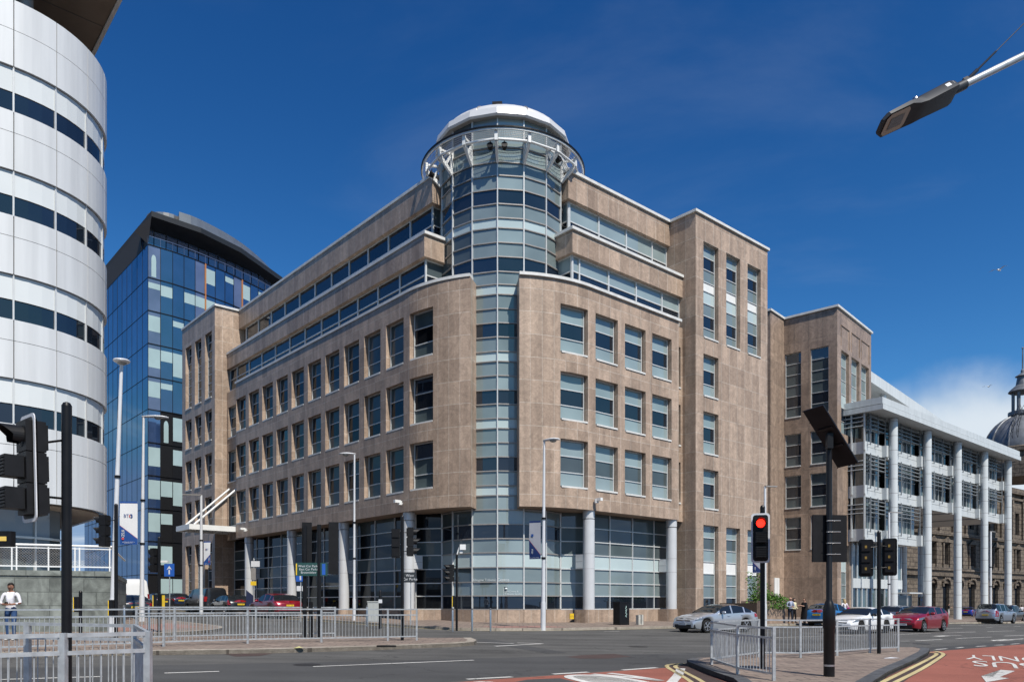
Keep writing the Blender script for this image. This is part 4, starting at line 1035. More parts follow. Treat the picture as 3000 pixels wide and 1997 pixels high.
SHAPES={
 # length, width, half-width plan taper front/rear, wheel radius, wheel stations, sill, side profiles
 'saloon':dict(L=4.69,W=1.81,rw=.335,wx=(.83,3.67),sill=.2,ht=[(0,.56),(.06,.66),(.3,.80),(1.0,.95),(1.42,1.01),(2.15,1.37),(2.55,1.435),(3.0,1.435),(3.5,1.35),(4.2,1.08),(4.5,1.03),(4.64,.98),(4.69,.72)],
   belt=[(0,.5),(.25,.74),(1.2,.91),(2.2,.95),(3.6,1.0),(4.4,.98),(4.69,.7)],cab=(1.42,2.2,3.25,4.2),win=(1.75,4.05),pill=(2.62,3.55),tail=.2),
 'coupe':dict(L=4.6,W=1.79,rw=.33,wx=(.8,3.56),sill=.2,ht=[(0,.52),(.06,.64),(.3,.78),(1.0,.92),(1.45,.98),(2.2,1.32),(2.6,1.38),(3.1,1.36),(3.6,1.24),(4.15,1.03),(4.45,1.0),(4.55,.95),(4.6,.7)],
   belt=[(0,.5),(.25,.74),(1.2,.88),(2.2,.92),(3.6,.98),(4.4,.96),(4.6,.68)],cab=(1.45,2.25,3.2,4.15),win=(1.78,3.95),pill=(3.1,),tail=.2),
 'hatch':dict(L=4.28,W=1.76,rw=.32,wx=(.85,3.45),sill=.2,ht=[(0,.56),(.06,.68),(.3,.86),(.8,1.0),(1.15,1.07),(2.0,1.43),(2.4,1.47),(3.0,1.46),(3.6,1.39),(4.0,1.10),(4.15,1.02),(4.25,.9),(4.28,.6)],
   belt=[(0,.52),(.25,.78),(1.1,.96),(2.2,.99),(3.6,1.06),(4.1,1.02),(4.28,.6)],cab=(1.15,2.05,3.6,4.05),win=(1.5,3.75),pill=(2.45,3.3),tail=.55),
 'mini':dict(L=3.62,W=1.64,rw=.29,wx=(.68,2.98),sill=.22,ht=[(0,.6),(.06,.72),(.3,.9),(.65,1.03),(.95,1.1),(1.65,1.46),(2.0,1.5),(2.6,1.49),(3.1,1.42),(3.4,1.12),(3.55,1.0),(3.6,.85),(3.62,.6)],
   belt=[(0,.55),(.25,.8),(1.,.98),(2.,1.0),(3.1,1.08),(3.5,1.0),(3.62,.6)],cab=(.95,1.7,3.1,3.42),win=(1.25,3.2),pill=(2.15,),tail=.55),
 'suv':dict(L=4.95,W=1.95,rw=.38,wx=(.92,3.80),sill=.3,ht=[(0,.7),(.05,.85),(.3,1.05),(1.0,1.16),(1.5,1.2),(2.15,1.72),(2.5,1.84),(3.4,1.86),(4.4,1.82),(4.75,1.35),(4.9,1.12),(4.93,1.0),(4.95,.6)],
   belt=[(0,.65),(.2,.98),(1.2,1.12),(2.4,1.16),(4.6,1.16),(4.95,.6)],cab=(1.5,2.2,4.4,4.75),win=(1.75,4.6),pill=(2.75,3.75),tail=.9),
 'crossover':dict(L=4.73,W=1.93,rw=.37,wx=(.9,3.77),sill=.28,ht=[(0,.65),(.06,.8),(.3,.98),(1.0,1.1),(1.4,1.15),(2.1,1.56),(2.5,1.64),(3.1,1.63),(3.9,1.52),(4.4,1.15),(4.6,1.08),(4.7,.95),(4.73,.6)],
   belt=[(0,.6),(.25,.9),(1.2,1.05),(2.4,1.1),(3.8,1.17),(4.5,1.1),(4.73,.6)],cab=(1.4,2.15,3.9,4.42),win=(1.75,4.0),pill=(2.7,3.55),tail=.4),
 'van':dict(L=5.0,W=1.95,rw=.34,wx=(.95,3.95),sill=.28,ht=[(0,.7),(.06,.9),(.4,1.1),(.8,1.25),(1.05,1.35),(1.7,1.9),(2.0,1.96),(4.6,1.97),(4.9,1.93),(4.97,1.5),(5.0,.6)],
   belt=[(0,.6),(.3,1.0),(1.,1.18),(4.8,1.2),(5.0,.6)],cab=(1.05,1.75,4.8,4.97),win=(1.3,2.2),pill=(),tail=.6),
 'bigvan':dict(L=5.9,W=2.05,rw=.35,wx=(1.0,4.75),sill=.3,ht=[(0,.7),(.06,.95),(.4,1.15),(.8,1.32),(1.05,1.45),(1.75,2.35),(2.2,2.6),(5.4,2.62),(5.8,2.55),(5.88,2.0),(5.9,.6)],
   belt=[(0,.6),(.3,1.05),(1.,1.25),(5.7,1.3),(5.9,.6)],cab=(1.05,1.8,5.7,5.88),win=(1.3,2.2),pill=(),tail=.6),
 'taxi':dict(L=4.58,W=1.78,rw=.34,wx=(.8,3.69),sill=.25,ht=[(0,.65),(.06,.8),(.35,.98),(1.0,1.08),(1.4,1.15),(2.0,1.7),(2.4,1.8),(3.4,1.8),(4.0,1.66),(4.4,1.2),(4.5,1.05),(4.55,.9),(4.58,.6)],
   belt=[(0,.6),(.25,.9),(1.2,1.06),(2.4,1.1),(4.3,1.1),(4.58,.6)],cab=(1.4,2.1,4.0,4.4),win=(1.7,4.2),pill=(2.5,3.5),tail=.5)}
def car(kind,label,cat,pos,rz,body,glassm=None,roofm=None,plates=(True,True),group=None,rim=None,name='parked_car',mirrorm=None,detail=None,blind_sides=False):
    """local +x is forward, origin on the ground below the middle of the car"""
    S=SHAPES[kind]; Ln,Wd=S['L'],S['W']/2; glassm=glassm or CARGLASS; rim=rim or ALLOY
    root=thing(name,label,cat,pos,rz,group)
    xs=set([0,.03,.06,.12,.2,.3,.45,.6]+[Ln-q for q in (0,.03,.07,.12,.2,.3,.45)])
    x=.3
    while x<Ln-.2: xs.add(round(x,3)); x+=.12
    Ra=S['rw']+.07
    for w in S['wx']:
        for i in range(-8,9): xs.add(round(w+Ra*math.sin(i*PI/16),3))
    for c in S['cab']: xs.add(c)
    for c in S['pill']: xs|={c-.05,c+.05}
    xs|={S['win'][0],S['win'][1]}
    xs=sorted(xs); q=[xs[0]]
    for x in xs[1:]:
        if x-q[-1]>.012: q.append(x)
    xs=q
    c0,c1,c2,c3=S['cab']
    secs=[]
    for x in xs:
        f=min(1,x/.55); r=min(1,(Ln-x)/.4)
        pl=1-.23*(1-f)**2.2-.16*(1-r)**2.4
        w=Wd*pl
        zb=S['sill']+.06*(1-min(1,x/.4))+.1*(1-min(1,(Ln-x)/.35))
        for wx in S['wx']:
            dx=abs(x-wx)
            if dx<Ra: zb=max(zb,S['rw']+math.sqrt(max(0,Ra*Ra-dx*dx)))
        zt=interp(S['ht'],x); zs=min(interp(S['belt'],x),zt-.02); zs=max(zs,zb+.03)
        incab=c0<x<c3
        if incab:
            k=min(1,max(0,(zt-zs))/(.42))
            wr=w*(1-.21*k); ze=zs+(zt-zs)*(.86 if k>.3 else .75)
            wt=wr*.78
        else:
            wr=w*.90; ze=zs+(zt-zs)*.55; wt=w*.62
        bulge=1.0
        secs.append([(w*.93,zb),(w*.985,zb+(zs-zb)*.3),(w*1.0,zb+(zs-zb)*.62),(w*.995,zb+(zs-zb)*.86),(w*.965,zs),(wr,ze),(wt,zt-.012),(wt*.5,zt),(0,zt+.004)])
    nP=len(secs[0]); V={}
    bmz=MB(); gw=MB(); gs=MB(); gr=MB(); rf=MB()
    def P(i,j,s): y,z=secs[i][j]; return (Ln/2-xs[i],y*s,z)
    for s in (1,-1):
        for i in range(len(xs)-1):
            xm=(xs[i]+xs[i+1])/2
            for j in range(nP-1):
                pts=[P(i,j,s),P(i+1,j,s),P(i+1,j+1,s),P(i,j+1,s)]
                tgt=bmz
                if j==4 and S['win'][0]<xm<S['win'][1] and not any(abs(xm-p)<.05 for p in S['pill']): tgt=gs
                elif j>=5 and c0<xm<c1: tgt=gw
                elif j>=5 and c2<xm<c3 and not blind_sides: tgt=gr
                elif j>=5 and c1<=xm<=c2 and roofm: tgt=rf
                tgt.quad(pts)
    for i in (0,len(xs)-1):
        bmz.quad([P(i,j,1) for j in range(nP)]+[P(i,j,-1) for j in range(nP-2,-1,-1)])
    def weld(mb,name,m,parent):
        o=mb.build(name,m,parent,None); me=o.data; b=bmesh.new(); b.from_mesh(me); bmesh.ops.remove_doubles(b,verts=b.verts,dist=.002); bmesh.ops.recalc_face_normals(b,faces=b.faces); b.to_mesh(me); b.free()
        me.polygons.foreach_set('use_smooth',[True]*len(me.polygons)); me.set_sharp_from_angle(angle=math.radians(38)); return o
    weld(bmz,'body',body,root)
    if rf.f: weld(rf,'roof_panel',roofm,root)
    weld(gw,'windscreen',glassm,root); weld(gs,'side_window',glassm,root)
    if gr.f: weld(gr,'rear_window',glassm,root)
    u=MB(); u.box(-Ln/2+.25,Ln/2-.2,-Wd*.8,Wd*.8,.18,.62); u.build('underbody',TRIM,root)
    for wi,wx in enumerate(S['wx']):
        for s in (1,-1):
            R=S['rw']; cx=Ln/2-wx; y=s*(Wd-.12)
            t=MB(); t.lathe([(R*.62,-.105),(R*.93,-.11),(R,-.08),(R,.08),(R*.93,.11),(R*.62,.105)],(0,0,0),28,0,True)
            wo=t.build('wheel',RUBBER,root,35); wo.location=(cx,y,R); wo.rotation_euler=(PI/2,0,0)
            f=-s
            r=MB(); r.lathe([(R*.70,.06),(R*.68,.112),(R*.63,.112),(R*.60,.07)],(0,0,0),28,0,False); r.lathe([(R*.6,.03),(.01,.03)],(0,0,0),20,1,False)
            for k in range(5):
                a=2*PI*k/5+.3
                for dlt in (-.09,.09):
                    p=Vector((R*.1*math.cos(a),R*.1*math.sin(a),.10)); q=Vector((R*.66*math.cos(a+dlt),R*.66*math.sin(a+dlt),.095)); d_=(q-p).normalized(); r.obox((p+q)/2,(q-p)/2,Vector((-d_.y,d_.x,0))*R*.055,(0,0,.012))
            r.cyl((0,0,.08),(0,0,.118),R*.14,n=12)
            ro=r.build('rim',[rim,TRIM],wo,40); ro.rotation_euler=(0 if f>0 else PI,0,0)
    # lamps follow the shell: boxes cut from its corners
    def shell(x,z,s,e=.012):
        i=min(range(len(xs)),key=lambda k:abs(xs[k]-x)); sec=secs[i]; y=sec[-1][0]
        for (y0,z0),(y1,z1) in zip(sec[:-1],sec[1:]):
            if min(z0,z1)<=z<=max(z0,z1)+1e-6: y=y0+(y1-y0)*(0 if z1==z0 else (z-z0)/(z1-z0)); break
        return Vector((Ln/2-xs[i],s*(y+e),z))
    for s in (1,-1):
        zl=interp(S['belt'],.3)-.06
        h=MB(); rows=[[shell(x,zl+dz+.1*min(1,x/.7),s) for x in (.1,.2,.3,.45,.6,.75)] for dz in (-.085,-.03,.03)]
        for a in rows:
            a[0].x+=.015
        for r0,r1 in zip(rows[:-1],rows[1:]):
            for k in range(5): h.quad([r0[k],r0[k+1],r1[k+1],r1[k]])
        h.build('headlight',LAMP,root,50)
        zt_=interp(S['belt'],Ln-.3)-.1; hh=S['tail']*.3+.05
        h=MB(); rows=[[shell(Ln-x,zt_+dz,s) for x in (.03,.07,.12,.2,.3,.42)] for dz in (-hh,0,hh*.7)]
        for r0,r1 in zip(rows[:-1],rows[1:]):
            for k in range(5): h.quad([r0[k],r0[k+1],r1[k+1],r1[k]])
        h.build('tail_light',TAIL,root,50)
        m=MB(); mx=Ln/2-S['win'][0]-.12; mz=interp(S['belt'],S['win'][0])+.07; m.lathe([(.02,-.14),(.075,-.1),(.085,0),(.07,.1),(.02,.13)],(0,0,0),12); 
        mo=m.build('mirror',mirrorm or body,root,60); mo.location=(mx,s*(Wd+.09),mz); mo.rotation_euler=(PI/2,0,0); mo.scale=(.8,1,1)
        for px_ in S['pill'][:2]:
            d_=MB(); x=px_-.22; p=shell(x,interp(S['belt'],x)-.12,s,.015); d_.obox(p,(.09,0,0),(0,.014,0),(0,0,.014)); d_.build('door_handle',body,root)
    zg=interp(S['ht'],.03)
    g=MB(); g.obox((Ln/2-.035,0,zg-.06),(.02,0,0),(0,Wd*.52,0),(0,0,.085),0)
    for k in range(3): g.obox((Ln/2-.012,0,zg-.12+.05*k),(.006,0,0),(0,Wd*.5,0),(0,0,.007),1)
    g.obox((Ln/2-.0,0,S['sill']+.13),(.03,0,0),(0,Wd*.62,0),(0,0,.085),0)
    go=g.build('grille',[TRIM,CHROME],root)
    if detail=='star':
        e=MB(); c=Vector((Ln/2+.003,0,zg-.06))
        for k in range(16): a=2*PI*k/16; b=2*PI*(k+1)/16; e.cyl(c+Vector((0,.09*math.cos(a),.09*math.sin(a))),c+Vector((0,.09*math.cos(b),.09*math.sin(b))),.008,n=5)
        for k in range(3): a=PI/2+2*PI*k/3; e.cyl(c,c+Vector((0,.09*math.cos(a),.09*math.sin(a))),.012,.006,n=5)
        e.build('emblem',CHROME,root)
        e=MB()
        for s in (1,-1): e.obox((Ln/2-.1,s*Wd*.62,S['sill']+.14),(.05,0,0),(0,.2,0),(0,0,.075))
        e.build('air_intake',TRIM,root)
    if plates[0]:
        p=MB(); p.obox((Ln/2+.035,0,S['sill']+.24),(.008,0,0),(0,.26,0),(0,0,.056)); po=p.build('number_plate',PLATEW,root)
        t=MB(); add_text(t,'JU71E CO' if detail=='star' else 'SD12 OHC',.1,(Ln/2+.0445,0,S['sill']+.24),(0,1,0),(0,0,1)); t.build('plate_lettering',INK,po)
    if plates[1]:
        zp=interp(S['belt'],Ln-.3)-.28; p=MB(); p.obox((-Ln/2-.012,0,zp),(.012,0,0),(0,.26,0),(0,0,.056)); po=p.build('number_plate',PLATEY,root)
        t=MB(); add_text(t,'SF15 UXB',.1,(-Ln/2-.0255,0,zp),(0,-1,0),(0,0,1)); t.build('plate_lettering',INK,po)
        b_=MB(); b_.obox((-Ln/2+.02,0,S['sill']+.13),(.04,0,0),(0,Wd*.8,0),(0,0,.08)); b_.build('rear_bumper_insert',TRIM,root)
    return root
def place_by_wheels(kind,front,rearu,side,label,cat,body,**k):
    """front wheel contact on a line of sight; the rear wheel of the same side falls on image column rearu. side=+1: the car's left side is the near one"""
    S=SHAPES[kind]; A=ground(*front); wb=S['wx'][1]-S['wx'][0]; xr=(rearu-CX)/F
    best=None
    for i in range(3600):
        a=2*PI*i/3600; B=A+Vector((wb*math.cos(a),wb*math.sin(a),0)); e=abs(B.x-xr*B.y)
        away=k.get('away',1)
        if math.sin(a)*away>0 and (best is None or e<best[0]): best=(e,a)
    k.pop('away',None)
    a=best[1]; h=Vector((-math.cos(a),-math.sin(a),0)); n=Vector((-h.y,h.x,0))*side
    c=A-h*(S['L']/2-S['wx'][0])-n*(S['W']/2-.12)
    return car(kind,label,cat,(c.x,c.y,gz(c.x,c.y)+.004),math.atan2(h.y,h.x),body,**k)
def place_rear(kind,u,v,hd,label,cat,body,**k):
    """middle of the rear bumper stands over the ground point on a line of sight; hd = heading"""
    A=ground(u,v); h=Vector((hd[0],hd[1],0)).normalized(); c=A+h*SHAPES[kind]['L']/2
    return car(kind,label,cat,(c.x,c.y,gz(c.x,c.y)+.004),math.atan2(h.y,h.x),body,**k)
P_SIL=paint('silver_car_paint',(.50,.53,.57),.6); P_WHT=paint('white_car_paint',(.76,.77,.78),0.); P_RED=paint('red_car_paint',(.26,.008,.02),.35)
P_BLU=paint('blue_car_paint',(.02,.20,.52),.35); P_GRY=paint('grey_car_paint',(.12,.14,.19),.5); P_BLK=paint('black_car_paint',(.01,.011,.014),.1); P_DRED=paint('deep_red_car_paint',(.22,.006,.018),.35)
P_NAVY=paint('navy_car_paint',(.012,.02,.05),.3); P_DGRY=paint('dark_grey_car_paint',(.025,.027,.03),.4); P_SILB=paint('silver_blue_car_paint',(.33,.37,.44),.6)
P_DBLUE=paint('deep_blue_car_paint',(.01,.03,.25),.3)
DARKALLOY=mat('dark_alloy_wheel',(.02,.02,.02),.3,.4)
place_by_wheels('saloon',(2068.6,1852.6),2182.7,1,'silver saloon car turning out of the lane in front of the granite tower','car',P_SIL,roofm=P_BLK,plates=(True,False),name='saloon_car',detail='star')
place_by_wheels('coupe',(2520,1856),2594,1,'white coupe with black wheels waiting behind the grey guard rail','car',P_WHT,rim=DARKALLOY,plates=(True,False),name='coupe_car',mirrorm=P_BLK)
place_by_wheels('hatch',(2703.6,1851),2760.7,1,'bright red hatchback with silver wheels behind the white coupe','car',P_RED,plates=(True,False),name='hatchback_car')
h=RR
place_rear('mini',2392,1833,(RR.x,RR.y),'small bright blue hatchback parked at the kerb, seen from behind','car',P_BLU,plates=(False,True),name='hatchback_car')
place_rear('hatch',2590,1838,(RR.x+.06,RR.y),'grey blue hatchback driving away, half hidden by the white coupe','car',P_GRY,plates=(False,True),name='hatchback_car')
place_rear('suv',2886,1825.5,(RR.x+.02,RR.y-.05),'silver off road car driving away past the white columns','car',P_SILB,plates=(False,True),name='offroad_car')
place_rear('taxi',2938,1820.5,(RR.x,RR.y),'black taxi parked ahead of the silver off road car','car',P_BLK,plates=(False,True),name='taxi')
place_rear('hatch',2829,1806,(RR.x*.7,RR.y),'dark blue car standing in the shade between the white columns','car',P_DBLUE,plates=(False,True),name='hatchback_car')
HL=(LL.x,LL.y)
Q='cars waiting along the kerb of the side street'
place_rear('crossover',850,1811,(LL.x,LL.y),'deep red sport utility car, nearest in the queue along the left facade','car',P_DRED,plates=(False,True),name='parked_car',group=Q,rim=DARKALLOY)
place_rear('hatch',706,1800,HL,'black hatchback between the deep red car and the black van','car',P_BLK,plates=(False,True),name='parked_car',group=Q)
place_rear('van',636,1795,HL,'black panel van in the queue of cars','van',P_BLK,plates=(False,True),name='panel_van',group=Q,blind_sides=True)
place_rear('hatch',531,1782,HL,'dark navy car queueing just beyond the black van','car',P_NAVY,plates=(False,True),name='parked_car',group=Q)
place_rear('saloon',482,1786,(LL.x+.1,LL.y),'black saloon with bright tail lamp, beside the white van','car',P_BLK,plates=(False,True),name='saloon_car',group=Q)
place_rear('bigvan',402,1789,(LL.x+.05,LL.y),'tall white delivery van seen from behind','van',P_WHT,plates=(False,False),name='delivery_van',blind_sides=True)
place_rear('saloon',399,1815,(LL.x+.14,LL.y),'dark grey saloon near the lamp post, in front of the white van','car',P_DGRY,plates=(False,True),name='saloon_car')
# ------------------------------------------------------------------ street furniture
# --- guard rails
def guard_rail(label,pts,H=1.12,cat='guard rail',post=.06,bars=True,group=None,low=.14,name='guard_rail',mid=.22,step=.115,rail=.045):
    """pts: plan points on the pavement where the posts stand"""
    P0=Vector((pts[0][0],pts[0][1],0)); base=gz(P0.x,P0.y)+.12
    root=thing(name,label,cat,(P0.x,P0.y,base),0.,group)
    V=[Vector((p[0]-P0.x,p[1]-P0.y,gz(p[0],p[1])+.12-base)) for p in pts]; Z=Vector((0,0,1))
    for v in V:
        m=MB(); m.obox(v+Z*(H/2-.02),(post/2,0,0),(0,post/2,0),Z*(H/2+.02)); m.build('post',STEEL,root)
    for a,b in zip(V[:-1],V[1:]):
        t=(b-a).normalized(); n=Vector((-t.y,t.x,0)).normalized(); a2=a+t*post*.5; b2=b-t*post*.5; c=(a2+b2)/2; hl=(b2-a2)/2
        m=MB()
        for z in (H-.025,H-mid,low): m.obox(c+Z*z,hl,n*rail*.45,Z*rail*.45)
        po=m.build('rail',STEEL,root)
        if bars:
            m=MB(); L_=(b2-a2).length; k=max(2,round(L_/step))
            for i in range(1,k):
                p=a2+(b2-a2)*i/k; m.cyl(p+Z*low,p+Z*(H-mid),.0085,n=6,caps=False)
            m.build('infill_bars',STEEL,po)
    return root
def gp(u,v,dz=.12): q=ground(u,v,dz); return (q.x,q.y)
# far-left refuge: front row, back row
fr=[gp(480,1893),gp(726,1884),gp(941.8,1880),gp(1136.5,1876),gp(1221,1874)]
d0=Vector((fr[0][0]-fr[1][0],fr[0][1]-fr[1][1]))
fr=[(fr[0][0]+d0.x*2,fr[0][1]+d0.y*2),(fr[0][0]+d0.x,fr[0][1]+d0.y)]+fr
guard_rail('long galvanised guard rail along the front of the traffic island',fr)
guard_rail('shorter galvanised guard rail along the back of the traffic island, behind the long one',[gp(400,1878),gp(512,1874),gp(750,1868),gp(981.8,1864)])
# near right island
guard_rail('galvanised guard rail turning the corner around the red traffic light',[gp(2084.8,1945),gp(2161,1973),gp(2267,1992)],1.08)
guard_rail('long galvanised guard rail in front of the white coupe',[gp(2084.8,1944),gp(2223,1924),gp(2344.8,1925.5),gp(2452,1919.5),gp(2548,1911),gp(2631,1907)],1.08)
# foreground left: a panel nearest the camera that returns at a corner
A_=Vector((-4.24,9.2)); B_=Vector((-4.9,8.62)); Dd=(B_-A_)
guard_rail('guard rail panels nearest the camera, turning a corner beside the black signal pole',[tuple(A_+Dd*2.6*1.5),tuple(B_+Dd*1.3),tuple(B_),tuple(A_),(-5.3,11.1),(-6.9,11.25),(-8.6,11.3)],1.18,post=.075,rail=.05)

# --- traffic signals
LENSD=mat('dark_signal_lens',(.02,.016,.014),.25,0,.6); LENSR=mat('red_signal_lens',(1.,.02,.01),.3,0,.5,emit=3.)
WHITEB=mat('white_border',(.6,.61,.63),.5,0,.4,.1,3.); AMB=mat('amber_label',(.30,.19,.03),.6)
def signal_head(parent,c,yaw,h=1.02,w=.34,red=False,board=True,bcol=None,numbers=False,louvre=False,tilt=0.):
    """c: centre of the head in the parent's space; yaw: direction it faces"""
    f=Vector((math.cos(yaw),math.sin(yaw),0)); s=Vector((-f.y,f.x,0)); Z=Vector((0,0,1)); c=Vector(c)
    if tilt: Z=(Z+s*tilt).normalized()
    root=MB(); pitch=h/3
    for k in range(3): root.obox(c+Z*pitch*(k-1)-f*.02,s*w*.42,f*.11,Z*pitch*.485)
    for k in range(3): root.obox(c+Z*pitch*(k-1)-f*.14,s*w*.36,f*.02,Z*pitch*.4)
    hd=root.build('signal_head',BLACKM,parent)
    if board:
        b=MB(); W_,H_=w*.62,h*.57; r=.07; pts=[]
        for cx,cz,a in ((W_-r,H_-r,0),(-W_+r,H_-r,PI/2),(-W_+r,-H_+r,PI),(W_-r,-H_+r,1.5*PI)):
            for j in range(5): t=a+j*PI/8; pts.append((cx+r*math.cos(t),cz+r*math.sin(t)))
        n=len(pts); fr_=[c+s*p[0]+Z*p[1]+f*.02 for p in pts]; bk=[p-f*.012 for p in fr_]
        b.add(fr_+bk,[tuple(range(n)),tuple(range(2*n-1,n-1,-1))]+[(i,i+n,(i+1)%n+n,(i+1)%n) for i in range(n)],0)
        k_=.86; inner=[c+s*p[0]*(W_-.04)/W_+Z*p[1]*(H_-.04)/H_+f*.0235 for p in pts]; ib=[p-f*.047 for p in inner]
        b2=MB(); b2.add(inner,[tuple(range(n))],0); b2.add(ib,[tuple(range(n))],0)
        bo=b.build('backing_board',bcol or WHITEB,hd); b2.build('black_field',BLACKM,hd)
    for k in range(3):
        cc=c+Z*pitch*(1-k)
        on=red and k==0
        l=MB(); 
        ring_=[cc+f*.095+s*.1*math.cos(t)+Z*.1*math.sin(t) for t in [2*PI*j/20 for j in range(20)]]
        l.add(ring_+[cc+f*.12],[(j,(j+1)%20,20) for j in range(20)]); l.build('lens',LENSR if on else LENSD,hd,60)
        v=MB(); n=20; L_=.26
        if louvre and k>0:
            v.obox(cc+f*.2,s*.115,f*.1,Z*.125)
            for q in range(6): v.obox(cc+f*.305+Z*(.1-.04*q),s*.11,f*.012,Z*.012)
        else:
            arc=[math.radians(-40)+math.radians(260)*j/n for j in range(n+1)]
            def pt(t,d,r): return cc+f*d+s*r*math.cos(t)+Z*r*math.sin(t)
            for a,b in zip(arc[:-1],arc[1:]):
                ta=L_*(.45+.55*max(0,math.sin((a)))) ; tb=L_*(.45+.55*max(0,math.sin(b)))
                v.quad([pt(a,.08,.125),pt(b,.08,.125),pt(b,.09+tb,.118),pt(a,.09+ta,.118)]); v.quad([pt(a,.08,.117),pt(b,.08,.117),pt(b,.09+tb,.11),pt(a,.09+ta,.11)])
            v.cyl(cc+f*.07,cc+f*.094,.13,n=20,caps=True)
        v.build('visor',BLACKM,hd,50)
    if numbers:
        t=MB()
        for k in range(3):
            cc=c+Z*pitch*(1-k)-f*.162; t.obox(cc,s*.028,f*.001,Z*.04)
        lo=t.build('number_label',AMB,hd); t=MB()
        for k in range(3): add_text(t,str(k+1),.07,c+Z*pitch*(1-k)-f*.1645,-s,Z)
        t.build('number_lettering',INK,hd)
    return hd
def pole(parent,h,r=.057,m=None,r2=None,z0=-.2):
    p=MB(); p.cyl((0,0,z0),(0,0,h),r,r if r2 is None else r2,16); p.lathe([(r*1.04,h-.01),(r*.7,h+.03),(.005,h+.045)],(0,0,0),16); return p.build('pole',m or BLACK,parent,40)
def arm(parent,a,b,r=.014):
    m=MB(); m.cyl(a,b,r,n=8); m.build('bracket',BLACK,parent)
def push_button(parent,c,yaw,z=1.1):
    f=Vector((math.cos(yaw),math.sin(yaw),0)); s=Vector((-f.y,f.x,0)); c=Vector(c)+Vector((0,0,z)); m=MB(); m.obox(c+f*.14,s*.07,f*.06,(0,0,.27)); o=m.build('push_button_box',BLACK,parent); m=MB(); m.obox(c+f*.215,s*.06,f*.014,(0,0,.25)); m.build('yellow_cover',YELLOW,o)
def HT(v,base): return at(CX,v,base.y).z-base.z
TS='traffic lights at the junction'
def signal(label,base,h,heads,r=.057,group=TS,buttons=(),name='traffic_light',collar=None):
    root=thing(name,label,'traffic light',base,0.,group); pole(root,h,r)
    for hd in heads:
        signal_head(root,**hd); c=Vector(hd['c'])
        for dz in (-.35,.35): arm(root,(0,0,c.z+dz),(c.x-.1*math.cos(hd['yaw']),c.y-.1*math.sin(hd['yaw']),c.z+dz*.9))
    for y_,z_ in buttons: push_button(root,(0,0,0),y_,z_)
    return root
# big one at the left edge of the view, facing left
b0=Vector((-5.3,9.4,gz(-5.3,9.4)+.12))
hx=at(88,1372,9.35)-b0
signal('black traffic light very close at the left edge, its visors pointing left',b0,4.0-b0.z,[dict(c=(hx.x,hx.y,hx.z),yaw=math.radians(230),h=1.12,w=.36,louvre=True,tilt=-.06)])
b1=ground(2234,1957,.12)
signal('traffic light showing red on the paved corner at right',b1,HT(1484,b1),[dict(c=(-.1,-.16,HT(1577,b1)),yaw=math.radians(-104),red=True,louvre=True)])
b2=ground(2575,1913,.12)
signal('twin black traffic lights seen from behind, with small amber number labels',b2,HT(1558,b2),[dict(c=(-.36,.1,HT(1633,b2)),yaw=math.radians(66),numbers=True,bcol=BLACK),dict(c=(.38,.1,HT(1630,b2)),yaw=math.radians(60),numbers=True,bcol=BLACK)])
b3=ground(340,1876,.12)
signal('black traffic light with three visors pointing left, beside a white lamp post',b3,HT(1478,b3),[dict(c=(-.42,.05,HT(1554,b3)),yaw=math.radians(176),board=False)],buttons=((math.radians(185),1.05),))
b4=ground(1178.6,1874,.12)
signal('black double traffic light at the end of the long guard rail, visors pointing right',b4,HT(1512,b4),[dict(c=(.3,.05,HT(1586,b4)),yaw=math.radians(8),board=False),dict(c=(-.24,.1,HT(1590,b4)),yaw=math.radians(92),board=False,numbers=False)])
b5=ground(1338,1839,.12)
r5=signal('slim black traffic light with a small white camera on top',b5,HT(1624,b5),[dict(c=(-.3,0,HT(1678,b5)),yaw=math.radians(200),board=False,h=.84,w=.28)],buttons=((math.radians(190),1.3),))
m=MB(); m.obox((.3,0,HT(1602,b5)),(.14,0,0),(0,.14,0),(0,0,.13)); m.obox((.22,0,HT(1613,b5)),(.07,0,0),(0,.07,0),(0,0,.11)); m.cyl((0,0,HT(1626,b5)),(.12,0,HT(1602,b5)),.03); m.build('camera',WHITE,r5)
b6=ground(466,1851,.12)
signal('small distant black traffic light near the blue one way sign',b6,HT(1574,b6),[dict(c=(-.22,.1,HT(1640,b6)),yaw=math.radians(150),board=False,h=.95)],buttons=((math.radians(200),1.2),(math.radians(-20),1.2)))
# near-left stub with a yellow push box and a lit countdown head at the picture edge
b7=ground(236,1859,.12)
r7=thing('push_button_post','short black post with a yellow push button box by the terrace wall','post',b7); pole(r7,1.55,.06); push_button(r7,(0,0,0),math.radians(190),1.1)
b8=ground(-60,1874,.12)
r8=thing('signal_box','black signal box with an amber panel at the left edge','traffic light',b8,0.,TS); pole(r8,4.4,.055)
c8=at(14,1578,b8.y)-b8; m=MB(); m.obox(c8,(.27,0,0),(0,.12,0),(0,0,.24)); o8=m.build('signal_head',BLACKM,r8); m=MB(); m.obox(c8+Vector((0,-.125,0)),(.13,0,0),(0,.004,0),(0,0,.07)); m.build('amber_panel',mat('amber_display',(.75,.52,.12),.4),o8)
arm(r8,(0,0,c8.z),(c8.x-.2,c8.y,c8.z),.03)
